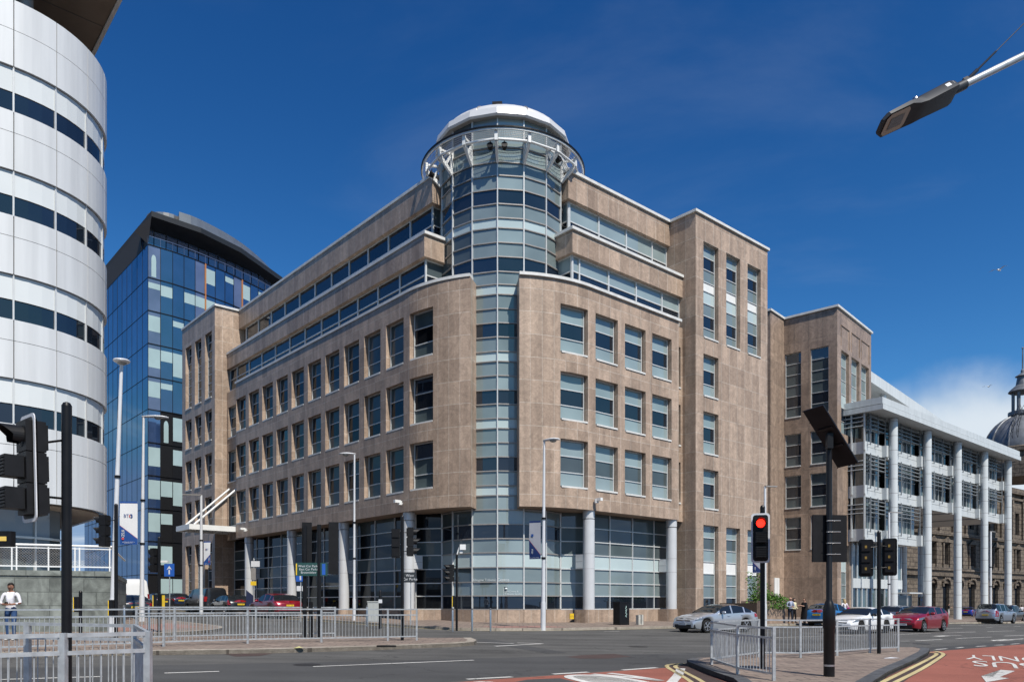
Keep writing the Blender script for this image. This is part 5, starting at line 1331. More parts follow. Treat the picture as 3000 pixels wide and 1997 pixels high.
# --- gantry of two black posts carrying dark boards and a green direction sign
b9=ground(893,1866,.12)
g9=thing('direction_sign','green direction sign on two black posts behind the long guard rail','sign',b9)
m=MB(); m.cyl((0,0,-.2),(0,0,4.05),.075,n=14); m.build('post',BLACK,g9); e9=ground(935,1867,.12)-b9
m=MB(); m.cyl((e9.x,e9.y,-.2),(e9.x,e9.y,4.1),.075,n=14); m.build('post',BLACK,g9); m=MB(); m.cyl((.2,.1,-.2),(.2,.1,1.3),.07,n=14); m.build('post',BLACK,g9)
for x,y in ((.05,.1),(e9.x+.5,e9.y+.1)):
    m=MB(); m.obox((x,y,3.25),(.17,.03,0),(-.01,.06,0),(0,0,.95)); m.build('back_board',BLACKM,g9)
SGR=mat('green_sign_face',(.015,.06,.055),.5); m=MB(); c9=Vector((e9.x*.5,-.12,HT(1667,b9)))
m.obox(c9,(.58,0,0),(0,.015,0),(0,0,.24)); so_=m.build('sign_plate',SGR,g9)
t=MB(); add_text(t,'West Car Parks\nEast Car Parks\nBroomielaw',.115,c9+Vector((-.1,-.018,0)),(1,0,0),(0,0,1)); t.build('sign_lettering',WHITEB,so_)
t=MB(); t.obox(c9+Vector((.45,-.017,0)),(.06,0,0),(0,.002,0),(0,0,.2)); t.build('blue_panel',mat('sign_blue',(.02,.10,.42),.45),so_)
t=MB(); t.obox(c9+Vector((-.54,-.017,0)),(.02,0,0),(0,.002,0),(0,0,.21)); t.build('yellow_panel',YELLOW,so_)
SBLUE=MATS['sign_blue']
def sign_post(label,base,h,r=.03,m=None,name='sign',group=None):
    root=thing(name,label,'sign',base,0.,group); pole(root,h,r,m or STEEL); return root
def one_way(label,base,h,wd=.3):
    root=sign_post(label,base,h,.032,STEEL,'one_way_sign','blue one way signs on grey posts'); m=MB(); m.obox((0,-.05,h-.32),(wd,0,0),(0,.008,0),(0,0,wd*1.25)); p=m.build('sign_plate',SBLUE,root)
    a=MB(); y=-.0595; zc=h-.32; a.quad([(-.045,y,zc-.26),(.045,y,zc-.26),(.045,y,zc+.02),(-.045,y,zc+.02)]); a.quad([(-.17,y,zc),(-.05,y,zc+.08),(.05,y,zc+.08),(.17,y,zc),(0,y,zc+.26)]); a.build('arrow',WHITEB,p)
    return root
ow=one_way('blue one way sign left of the black traffic light, by the far tower',ground(497,1806,.12),3.2,.31)
m=MB(); m.obox((-.5,0,3.4),(.42,0,0),(0,.12,0),(0,0,.06)); m.build('lamp',WHITE,ow)
o2=one_way('blue one way sign in front of the second white column, with a small white plate',ground(881,1815,.12),2.92,.27)
m=MB(); m.obox((-.1,-.04,1.85),(.13,0,0),(0,.01,0),(0,0,.15)); m.obox((.17,-.04,1.85),(.09,0,0),(0,.01,0),(0,0,.15)); m.build('notice_plate',WHITEB,o2)
o3=sign_post('grey car park sign reading West Car Parks beside the double traffic light',ground(1203.5,1829,.12),2.5,.03)
m=MB(); m.obox((-.12,-.05,2.5),(.36,0,0),(0,.01,0),(0,0,.27)); p=m.build('sign_plate',mat('dark_grey_sign',(.03,.035,.04),.5),o3); t=MB(); add_text(t,'West\nCar Parks',.19,(-.04,-.0625,2.5),(1,0,0),(0,0,1)); t.build('sign_lettering',WHITEB,p)
t=MB(); t.obox((-.42,-.061,2.5),(.06,0,0),(0,.002,0),(0,0,.2)); pb=t.build('blue_panel',SBLUE,p); t=MB(); add_text(t,'P',.18,(-.42,-.0645,2.5),(1,0,0),(0,0,1)); t.build('panel_lettering',WHITEB,p)
o4=sign_post('tall signpost with small notices between the dark hatchback and the white column',ground(744,1800,.12),3.9,.05)
for z,w_,h_,mm in ((3.55,.3,.2,WHITEB),(2.85,.17,.42,FRAME_D),(2.2,.2,.14,YELLOW)):
    m=MB(); m.obox((.12 if z>3 else -.02,-.06,z),(w_,0,0),(0,.01,0),(0,0,h_)); m.build('notice_plate',mm,o4)
m=MB(); m.quad([(-.55,0,.35),(-.05,0,.2),(-.05,0,1.35),(-.55,0,1.75)]); m.build('banner_flag',mat('flag_navy',(.012,.02,.06),.6),o4)

# --- pole with a solar panel and a sign seen from the back
bs=ground(2429,1980,.12)
sp_=thing('solar_sign_pole','thick black pole carrying a tilted solar panel and the back of a sign','sign',bs)
m=MB(); m.lathe([(.115,-.2),(.115,1.02),(.13,1.05),(.13,1.45),(.085,1.6),(.062,1.65),(.062,4.95)],(0,0,0),20); m.build('pole',BLACK,sp_,40)
m=MB(); m.lathe([(.117,.22),(.117,.26)],(0,0,0),20,0,False)
for z in (2.62,2.86,3.1,3.34): m.lathe([(.0635,z),(.0635,z+.02)],(0,0,0),20,0,False); m.cyl((-.06,-.07,z+.01),(.22,-.07,z+.01),.008)
m.build('clamp',STAIN,sp_)
m=MB(); m.obox((.05,.115,2.98),(.375,.02,0),(0,.04,0),(0,0,.51)); m.build('sign_back',BLACKM,sp_)
pc=at(2434,1279,17.)-bs; e1=Vector((.44,.16,-.58)); e2=Vector((.15,-.17,.025)); nn_=e1.cross(e2).normalized()
if nn_.z<0: nn_=-nn_
m=MB(); m.obox(pc,e1*1.0,e2,nn_*.02,0); m.add([pc+e1*.97*a+e2*.95*b+nn_*.0215 for a,b in ((-1,-1),(1,-1),(1,1),(-1,1))],[(0,1,2,3)],1)
po_=m.build('solar_panel',[BLACKM,glass('solar_cells',(.01,.012,.03),.1,.03)],sp_)
m=MB(); m.obox(pc-nn_*.09+Vector((0,0,-.05)),(.06,0,0),(0,.06,0),(0,0,.16)); m.obox(pc-nn_*.05-e1*.3,e2*.7,nn_*.015,e1*.03); m.obox(pc-nn_*.05+e1*.3,e2*.7,nn_*.015,e1*.03)
for k in range(6): m.cyl(pc-e1+e1*2*k/5-e2-nn_*.02,pc-e1+e1*2*k/5-e2-nn_*.03,.012,n=6)
m.build('mounting',BLACK,po_)

# --- street lamps
LPP=mat('white_lamp_post',(.62,.63,.65),.4,.1,.5,.06,2.); LENSG=mat('lamp_bowl',(.28,.29,.28),.2,0,.6,.2,9.)
LG='street lamps with white posts'
def lamp(label,base,h,headdir,length=.75,lean=(0,0),r=(.1,.05),disc=False,slim=False,bands=(),lower=None):
    root=thing('street_lamp',label,'street lamp',base,0.,LG); top=Vector((lean[0],lean[1],h))
    m=MB(); sh=1.3; m.cyl((0,0,-.2),top*(sh/h),r[0],r[0]*.98,16); m.cyl(top*(sh/h),top,r[0]*.8,r[1],16); m.build('post',LPP,root,40)
    f=Vector((math.cos(headdir),math.sin(headdir),0)); s=Vector((-f.y,f.x,0)); Z=Vector((0,0,1))
    hd=MB()
    if slim:
        hd.obox(top+f*length*.5+Z*.02,f*length*.5,s*.13,Z*.035); o=hd.build('lamp_head',FRAME_D,root)
    else:
        n=16; rings=[]
        prof=[(-.05,.05,.0),(.0,.075,.02),(.16,.14,.05),(.35,.2,.075),(.55,.2,.06),(.68,.12,.03),(.74,.02,.0)]
        if disc: prof=[(-.33,.02,0),(-.28,.16,.03),(-.14,.28,.08),(.0,.31,.1),(.14,.28,.08),(.28,.16,.03),(.33,.02,0)]
        vs=[]
        for x,w_,hh in prof:
            for j in range(n):
                t=2*PI*j/n; zz=math.sin(t); vs.append(top+f*x*length/.75+s*w_*math.cos(t)+Z*(.06+(hh if zz>0 else .07)*zz))
        fs=[(k*n+j,k*n+(j+1)%n,(k+1)*n+(j+1)%n,(k+1)*n+j) for k in range(len(prof)-1) for j in range(n)]
        hd.add(vs,fs+[tuple(range(n)),tuple((len(prof)-1)*n+j for j in range(n))]); o=hd.build('lamp_head',LPP,root,60)
        b=MB(); cc=top+f*(.0 if disc else .42*length/.75)+Z*(-.0); b.lathe([(.02,-.1),(.1,-.085),(.17,-.04),(.19,.02)],cc,16); b.build('lamp_bowl',LENSG,o,60)
    if bands:
        m=MB()
        for z in bands: p=top*(z/h); m.cyl(p-Z*.05,p+Z*.05,r[0]*.9,n=14)
        m.build('banner_clamp',BLACK,root)
    return root
l1=ground(327,1851,.12); lamp('tall white street lamp with a round head, closest to the curved silver building',l1,HT(1062,l1),math.radians(-70),.8,((357-327)/F*l1.y*.98,0),(.125,.06),disc=True,bands=(HT(1396,l1),))
l2=ground(415,1819,.12); lamp('white street lamp carrying the large white and blue banner',l2,HT(1222,l2),math.radians(10),1.25,(.1,0),(.14,.055),bands=(HT(1592,l2),HT(1465,l2)))
l3=ground(1037.5,1816,.12); lamp('slender white street lamp in front of the left facade, head pointing left',l3,HT(1331,l3),math.radians(178),.95,(.02,0),(.1,.05),bands=(HT(1635,l3),HT(1530,l3)))
l4=ground(1591,1839,.12); lamp('white street lamp in front of the curved corner with a dark blue banner',l4,HT(1292,l4),math.radians(-25),.85,(.06,0),(.13,.05),bands=(HT(1634,l4),HT(1518,l4)))
l5=ground(589.5,1793,.12); lamp('thin white street lamp with a flat head, by the black van',l5,HT(1450,l5),math.radians(190),1.3,(0,0),(.14,.09),slim=True,bands=(HT(1655,l5),HT(1582,l5)))
l6=Vector((0,0,0)); l6=ground(2241,1831,.12); lamp('street lamp hidden behind the red traffic light, flat head pointing right',l6,HT(1425,l6),math.radians(10),.75,(0,0),(.12,.07),slim=True,bands=(HT(1612,l6),))
l7=ground(2604.5,1814,.12); lamp('street lamp in front of the first white column, flat head pointing right',l7,HT(1500,l7),math.radians(15),1.4,(0,0),(.15,.1),slim=True,bands=(HT(1710,l7),HT(1640,l7)))
l8=ground(2902,1812,.12); lamp('street lamp carrying the white banner between the far white columns',l8,HT(1556,l8),math.radians(40),1.2,(0,0),(.17,.12),slim=True,bands=(HT(1717,l8),HT(1660,l8)))
# --- banners on the lamp posts
BLUEB=mat('banner_blue',(.02,.075,.28),.6,0,.3,.05,1.); WHB=mat('banner_white',(.70,.72,.75),.6,0,.3,.04,1.); NAVYB=mat('banner_navy',(.012,.03,.12),.6,0,.3,.05,1.); GREYB=mat('banner_grey',(.33,.34,.38),.6,0,.3,.05,1.); PINKB=mat('banner_pink',(.5,.08,.1),.6)
def banner(label,o,ex,w,h,kind):
    """o: upper corner at the post; ex: direction away from the post"""
    root=thing('banner',label,'banner',(o.x,o.y,o.z-h),0.,'banners hanging from the lamp posts'); ex=Vector(ex).normalized(); n=Vector((-ex.y,ex.x,0))
    if n.y>0: n=-n
    def Q(s,t,e=0.):                                    # s along the width, t up
        return ex*s*w+Vector((0,0,t*h))+n*(.05*math.sin(PI*t)*math.sin(1.3*s)+e)
    nS=8;nT=14; m=MB()
    def regions(s,t):
        if kind=='far': return 1 if (t>.06 and t<.95) else 0
        d=.13+.29*(s) if kind!='grey' else .1+.42*s
        if t>.955: return 0
        return 1 if t>d else 0
    def patch(poly,mi,e):
        m.add([Q(s,t,e) for s,t in poly],[tuple(range(len(poly)))],mi)
    for i in range(nS):
        for j in range(nT): m.quad([Q(i/nS,j/nT),Q((i+1)/nS,j/nT),Q((i+1)/nS,(j+1)/nT),Q(i/nS,(j+1)/nT)],1)
    lo=(.13,.44) if kind!='grey' else (.1,.5)
    for i in range(nS):
        s0,s1=i/nS,(i+1)/nS
        if kind=='far':
            for e in (.006,-.006): patch([(s0,0),(s1,0),(s1,.06),(s0,.06)],0,e); patch([(s0,.95),(s1,.95),(s1,1),(s0,1)],0,e)
        else:
            y0=lo[0]+(lo[1]-lo[0])*s0; y1=lo[0]+(lo[1]-lo[0])*s1
            for e in (.006,-.006):
                J=5
                for j in range(J): patch([(s0,y0*j/J),(s1,y1*j/J),(s1,y1*(j+1)/J),(s0,y0*(j+1)/J)],0,e)
                patch([(s0,y0),(s1,y1),(s1,y1+.008),(s0,y0+.008)],2,e*1.1); patch([(s0,.955),(s1,.955),(s1,1),(s0,1)],0,e)
    field=m.build('cloth',[NAVYB if kind=='grey' else BLUEB,GREYB if kind=='grey' else WHB,PINKB],root)
    t=MB(); E=.03; Z=Vector((0,0,1)); right=ex if ex.x>0 else -ex; left0=Q(0 if ex.x>0 else 1,0)
    def TX(txt,size,s,tt,m=0,rot=False,**k):
        c=Q(s,tt,E)
        if rot: add_text(t,txt,size,c,-Z,right,m,**k)
        else: add_text(t,txt,size,c,right,Z,m,**k)
    if kind=='bt':
        TX('BT',.27*w,.62,.66,2); 
        c=Q(.36,.66,E)
        for k in range(3):
            a0=.3+2.1*k; arc=[a0+j*.22 for j in range(9)]
            t.add([c+right*.11*w*math.cos(a)+Z*.11*w*math.sin(a) for a in arc]+[c+right*.05*w*math.cos(a)+Z*.05*w*math.sin(a) for a in reversed(arc)],[tuple(range(18))],2 if k!=1 else 1)
        TX('IFSD',.24*w,.82,.25,0,True); t.add([Q(.82,.135,E)+right*.08*w*math.cos(a)+Z*.08*w*math.sin(a) for a in [j*PI/8 for j in range(16)]],[tuple(range(16))],1)
        TX('INTERNATIONAL FINANCIAL\nSERVICES DISTRICT',.055*w,.5,.045,0)
    elif kind=='grey':
        TX('IFSD',.2*w,.72,.2,0,True); t.obox(Q(.7,.62,E),right*.1*w,n*.002,Z*.1*w,2)
        TX('INTERNATIONAL FINANCIAL',.06*w,.5,.03,0)
    else:
        TX('IFSD',.42*w,.5,.58,2,True); c=Q(.5,.22,E)
        for j in range(14):
            a=2*PI*j/14; b=2*PI*(j+1)/14; t.quad([c+right*.2*w*math.cos(a)+Z*.2*w*math.sin(a),c+right*.2*w*math.cos(b)+Z*.2*w*math.sin(b),c+right*.15*w*math.cos(b)+Z*.15*w*math.sin(b),c+right*.15*w*math.cos(a)+Z*.15*w*math.sin(a)],1)
        t.obox(c,right*.12*w,n*.002,Z*.03*w,1); t.obox(c+Z*.03*w,right*.03*w,n*.002,Z*.12*w,1)
    t.build('lettering',[WHB,PINKB,BLUEB],root)
    return root
y=l2.y; o=at(403,1468,y); banner('large white and blue banner with a round logo, hanging left of its lamp post',o,(-1,-.05,0),(405-355)/F*y,(1592-1466)/F*y,'bt')
y=l4.y; o=at(1584,1524,y); banner('dark blue and grey banner in front of the curved glass corner',o,(-1,.5,0),.62,(1634-1522)/F*y,'grey')
y=l5.y; o=at(597,1585,y); banner('white and blue banner by the thin lamp post near the entrance canopy',o,(1,-.2,0),(618-596)/F*y,(1654-1585)/F*y,'bt')
y=l6.y; o=at(2230,1612,y); banner('navy banner just below the red traffic light',o,(-1,.3,0),.5,1.35,'grey')
y=l8.y; o=at(2895,1663,y); banner('white banner lettered sideways, between the far white columns',o,(-1,-.2,0),.95,(1716-1662)/F*y,'far')
# --- overhead lamp on a stayed arm, upper right
dist=7.2; a0_=at(2580,375,dist); a1_=at(2838,248,dist+.25); ax=(a1_-a0_); L_=ax.length; ax.normalize()
sid=Vector((-ax.y,ax.x,0)).normalized(); up=ax.cross(sid); 
if up.z<0: up=-up
vd=-a0_.normalized(); q_=Matrix.Rotation(math.radians(28),3,ax); q2_=Matrix.Rotation(math.radians(-28),3,ax)
q_=q_ if (q_@-up).dot(vd)>(q2_@-up).dot(vd) else q2_; sid=q_@sid; up=q_@up
base_=at(3700,-180,dist+1.1); 
ol=thing('overhead_street_lamp','grey led street lamp on a bare tube arm against the sky','street lamp',(base_.x,base_.y,gz(base_.x,base_.y)+.12))
O2=Vector(ol.location)
def lp(x,y,z): return a0_-O2+ax*x+sid*y+up*z
m=MB(); prof=[(0,.07,.0,.03),(.06,.115,-.005,.04),(.33,.118,-.01,.05),(.42,.10,-.03,.055),(.52,.09,-.035,.07),(.78*L_,.10,-.035,.075),(L_*.82,.085,-.03,.07)]
vs=[]; 
for x,w_,z0,z1 in prof: vs+= [lp(x,-w_,z0),lp(x,w_,z0),lp(x,w_,z1*.6),lp(x,w_*.8,z1),lp(x,-w_*.8,z1),lp(x,-w_,z1*.6)]
fs=[(6*k+j,6*k+(j+1)%6,6*k+6+(j+1)%6,6*k+6+j) for k in range(len(prof)-1) for j in range(6)]+[tuple(range(6)),tuple(6*(len(prof)-1)+j for j in range(6))]
m.add(vs,fs); m.cyl(lp(L_*.80,0,.02),lp(L_*.97,0,.02),.045,n=14); lh=m.build('lamp_housing',mat('dark_grey_lamp_housing',(.025,.028,.032),.5,.2),ol,35)
m=MB(); m.quad([lp(.035,-.07,-.009),lp(.075,-.105,-.0105),lp(.29,-.105,-.014),lp(.32,-.07,-.0145),lp(.32,.07,-.0145),lp(.29,.105,-.014),lp(.075,.105,-.0105),lp(.035,.07,-.009)]); lg_=m.build('lens_plate',mat('lens_plate_beige',(.40,.33,.24),.35),lh)
m=MB(); m.quad([lp(.09,-.055,-.0145),lp(.26,-.055,-.0165),lp(.26,.055,-.0165),lp(.09,.055,-.0145)]); m.build('led_array',mat('led_grey',(.15,.14,.13),.4,0,.5,.5,90.),lg_)
m=MB(); m.lathe([(.03,0),(.034,.03),(.025,.06),(.005,.07)],lp(.5,0,.065),14); m.build('photocell',STAIN,lh,40)
m=MB(); m.obox(lp(L_*.74,.098 if sid.y<0 else -.098,.02),ax*.05,sid*.001,up*.018); m.build('label_plate',WHITEB,lh)
m=MB(); m.cyl(lp(L_*.95,0,.02),base_-O2,.032,.036,14); m.build('arm',STEEL,ol,40)
m=MB(); p=lp(L_*1.02,0,.05); q=at(3120,-50,dist+.9)-O2; m.cyl(p,p+(q-p)*.1,.018); m.cyl(p+(q-p)*.08,p+(q-p)*.28,.010); m.cyl(p+(q-p)*.25,q,.005,n=6); m.cyl(q,base_+Vector((.2,.1,2.2))-O2,.005,n=6); m.obox(p-up*.0,ax*.03,sid*.02,up*.03); m.build('stay_wire',BLACK,ol)
m=MB(); m.cyl(base_+Vector((.2,.1,2.3))-O2,(base_.x+.2-O2.x,base_.y+.1-O2.y,-.2),.08,.12,14); m.build('post',STEEL,ol,40)
# --- bollards, cabinets, bins
BG='brushed steel bollards in front of the glass corner'
def bollard(label,u,v,h=1.0,group=BG,r=.045,m_=None):
    b=ground(u,v,.12); root=thing('bollard',label,'bollard',b,0.,group); m=MB(); m.lathe([(r,-.1),(r,h-.1),(r*.85,h-.09),(r*.85,h-.06),(r,h-.05),(r,h-.02),(r*.6,h),(.004,h+.005)],(0,0,0),16); m.build('shaft',m_ or STAIN,root,40)
bollard('steel bollard left of the slim camera traffic light',1326,1843); bollard('steel bollard just right of the slim camera traffic light',1383,1842); bollard('steel bollard nearest the white lamp post at the curved corner',1437,1842)
bollard('steel bollard behind the guard rail beside the grey cabinet',1075,1829); bollard('steel bollard behind the black signal pole, left one of a pair',364,1853,1.05); bollard('steel bollard near the dark grey saloon, right one of a pair',436,1852,1.05)
b=ground(1095,1820,.12); r_=thing('utility_cabinet','pale grey utility cabinet on the pavement behind the guard rail','cabinet',b)
m=MB(); m.box(-.32,.32,-.2,.2,-.1,1.12); m.box(-.35,.35,-.23,.23,1.123,1.18); m.build('cabinet_body',mat('pale_grey_cabinet',(.42,.44,.43),.5,0,.4,.15,3.),r_); m=MB(); m.box(-.3,-.01,-.215,-.203,.05,1.05); m.box(.01,.3,-.215,-.203,.05,1.05); m.build('door',mat('cabinet_door',(.39,.41,.40),.5),r_)
b=ground(1114,1834,.12); r_=thing('sign_bollard','black bollard with a small white notice, right of the grey cabinet','bollard',b); m=MB(); m.lathe([(.08,-.1),(.08,1.7),(.05,1.78),(.004,1.8)],(0,0,0),14); m.build('shaft',BLACK,r_,40); m=MB(); m.obox((.02,-.09,1.25),(.09,0,0),(0,.006,0),(0,0,.09)); m.build('notice',WHITEB,r_)
b=ground(1820,1829,.12); r_=thing('street_cabinet','black street cabinet with pale paint splashes against the granite plinth','cabinet',b,math.atan2(RR.y,RR.x))
m=MB(); m.box(-.42,.42,-.25,.25,-.1,1.28); m.box(-.44,.44,-.27,.27,1.283,1.33); m.build('cabinet_body',BLACK,r_)
m=MB(); random.seed(3)
for k in range(12):
    z=1.05-.055*k+random.uniform(-.02,.02); x=.14+random.uniform(-.06,.06); m.quad([(x-.03,-.256,z),(x+.03,-.257,z-.01),(x+.02,-.257,z+.07),(x-.02,-.256,z+.06)])
m.build('paint_splash',mat('pale_green_splash',(.35,.48,.45),.6),r_)
b=ground(1874,1829,.12); r_=thing('concrete_bollard','pair of short pale concrete stumps joined at the base, by the black cabinet','bollard',b,math.atan2(RR.y,RR.x))
m=MB(); m.prism([(-.22,-.1),(-.05,-.12),(-.03,.1),(-.2,.12)],-.1,.58); m.build('stump',mat('pale_concrete',(.42,.41,.37),.8,0,.3,.2,5.),r_); m=MB(); m.prism([(.04,-.12),(.22,-.1),(.2,.12),(.03,.1)],-.1,.6); m.build('stump',MATS['pale_concrete'],r_)
m=MB(); m.box(-.05,.05,-.08,.08,-.1,.05); m.build('base',MATS['pale_concrete'],r_)
def wall_box(label,p,nrm,w=.16,h=.17):
    n=Vector(nrm).normalized(); s=Vector((-n.y,n.x,0)); r_=thing('notice_box',label,'notice',p); m=MB(); m.obox(n*.03,s*w,n*.03,(0,0,h)); m.build('plate',YELLOW,r_); t=MB(); add_text(t,'NO\nPARKING',.07,n*.0625,-s if s.x<0 else s,(0,0,1)); t.build('lettering',INK,r_)
q=rl(R0+7.6,L0+1.24,.85); wall_box('yellow notice on the granite base beside the first right hand column',q,-LL)
q=rl(R0+.2,L0+8.45,.95); wall_box('yellow notice on the base of the first left hand column',q,-RR,.15,.2)
b=ground(2300,1818,.12); 
# --- planter with a shrub beside the service door
pb=ground(2301,1824,.12); pr=thing('planter','low granite planter wall at the light well beside the robed woman','planter',pb,math.atan2(D2.y,D2.x))
m=MB(); m.box(-3.6,.0,.0,.4,-.3,1.5); m.box(-.4,0,.403,3.,-.3,1.5); m.box(-3.6,-.403,.403,3,-.3,1.35,1); m.build('planter_wall',[GRANITE_D,mat('soil',(.05,.035,.025),.9)],pr)
sh=thing('shrub','leafy green shrub spilling over the granite planter','plant',pb+Vector((0,0,0)),math.atan2(D2.y,D2.x))
m=MB(); random.seed(21)
LEAF=[mat('leaf_green_a',(.06,.15,.02),.55,0,.3,.3,3.),mat('leaf_green_b',(.10,.20,.025),.5,0,.3,.3,3.),mat('leaf_green_c',(.03,.08,.015),.6,0,.3,.3,3.)]
for k in range(2600):
    a=random.random(); x=-.2-3.3*a; hmax=1.75+1.5*max(0,(a-.35))*1.6+.25*math.sin(9*a)
    y=random.uniform(-.45,1.3); z=random.uniform(.95 if y<0 else 1.3,hmax)
    if y<-.05 and z>1.75: continue
    c=Vector((x,y,z)); u_=Vector((random.gauss(0,1),random.gauss(0,1),random.gauss(0,.7))).normalized(); v_=u_.cross(Vector((random.gauss(0,1),random.gauss(0,1),random.gauss(0,1)))).normalized(); q=random.uniform(.05,.1)
    m.quad([c-u_*q,c-v_*q*.55,c+u_*q,c+v_*q*.55],random.choice([0,0,1,1,2]))
m.build('foliage',LEAF,sh)
m=MB()
for k in range(14): x=-.3-.24*k; m.tube([(x,.6,1.2),(x+random.uniform(-.1,.1),.5,1.7),(x+random.uniform(-.3,.3),.3,2.0)],.018,5)
m.build('stem',mat('twig_bark',(.08,.06,.04),.9),sh)
# --- bus shelter with an advertising panel in front of the white building
bb=ground(2690,1812,.12); bs_=thing('bus_shelter','glass bus shelter with a bright advertising panel under the white building','bus shelter',bb,math.atan2(RR.y,RR.x))
for x,y in ((-2.6,0),(1.8,0),(-2.6,1.4),(1.8,1.4)):
    m=MB(); m.box(x-.05,x+.05,y-.05,y+.05,-.1,2.55); m.build('post',FRAME,bs_)
m=MB(); m.box(-2.9,2.1,-.35,1.6,2.553,2.68); m.build('roof',FRAME,bs_)
m=MB(); m.quad([(-2.5,1.4,.3),(1.7,1.4,.3),(1.7,1.4,2.4),(-2.5,1.4,2.4)]); m.build('rear_pane',MID,bs_)
m=MB(); m.box(.2,1.75,-.06,.06,.35,2.25); ap=m.build('advertising_panel',BLACK,bs_)
m=MB(); m.quad([(.28,-.065,.45),(1.67,-.065,.45),(1.67,-.065,2.15),(.28,-.065,2.15)],0)
for x,z,w_,h_,k in ((.45,1.85,.35,.2,1),(1.2,1.8,.4,.25,1),(.5,.8,.14,.14,2),(1.0,1.15,.18,.16,2),(1.35,.75,.15,.15,2),(.85,1.4,.16,.2,3)): m.quad([(x,-.067,z),(x+w_,-.067,z),(x+w_,-.067,z+h_),(x,-.067,z+h_)],k)
m.build('poster',[mat('poster_dark',(.03,.02,.03),.3),SBLUE,YELLOW,PINKB],ap)
# --- litter: a dark ring of rubber on the kerb and a scrap of paper
q=ground(1132,1894,.13); m=MB(); 
for k in range(20):
    a=2*PI*k/20; b_=2*PI*(k+1)/20; m.cyl((.28*math.cos(a),.13*math.sin(a),.03),(.28*math.cos(b_),.13*math.sin(b_),.03),.03,n=6)
o=m.build('rubber_ring',RUBBER,None,40,q); tag(o,'black rubber ring lying on the kerb of the traffic island','litter')
q=ground(874,1897,.13); m=MB(); m.add([(-.14,-.05,0),(.12,-.08,.02),(.16,.05,.0),(.0,.09,.05),(-.12,.06,.01)],[(0,1,3),(1,2,3),(0,3,4)]); o=m.build('crushed_carton',mat('pale_yellow_card',(.45,.42,.18),.8),None,None,q); tag(o,'crushed pale yellow carton on the island kerb','litter')
q=ground(2613,1927,.125); m=MB(); m.add([(-.22,-.04,0),(.2,-.06,.015),(.24,.05,.0),(.0,.07,.03),(-.2,.06,.005)],[(0,1,3),(1,2,3),(0,3,4)]); o=m.build('scrap_of_paper',WHITEB,None,None,q); tag(o,'scrap of white paper on the paved corner behind the thick pole','litter')
# --- gulls
for u,v,d,lab in ((2927,791,120,'gull gliding high above the columned building'),(2896,1132,190,'smaller gull far off, low over the white roof')):
    p=at(u,v,d); m=MB(); m.lathe([(.02,-.3),(.09,-.15),(.11,.05),(.07,.2),(.03,.3)],(0,0,0),10)
    for vtx in range(len(m.v)): x,y_,z=m.v[vtx]; m.v[vtx]=(z,x,y_)
    for s in (-1,1): m.add([(.1,s*.06,.03),(-.12,s*.06,.03),(-.16,s*.55,.2),(.06,s*.5,.22),(-.22,s*1.05,.08)],[(0,1,2,3),(3,2,4)])
    m.add([(-.28,-.03,0),(-.28,.03,0),(-.42,.09,0),(-.42,-.09,0)],[(0,1,2,3)])
    o=m.build('gull',WHITE,None,40,p); o.rotation_euler=(0,0,.5); o.scale=(1.4,1.4,1.4); tag(o,lab,'bird')
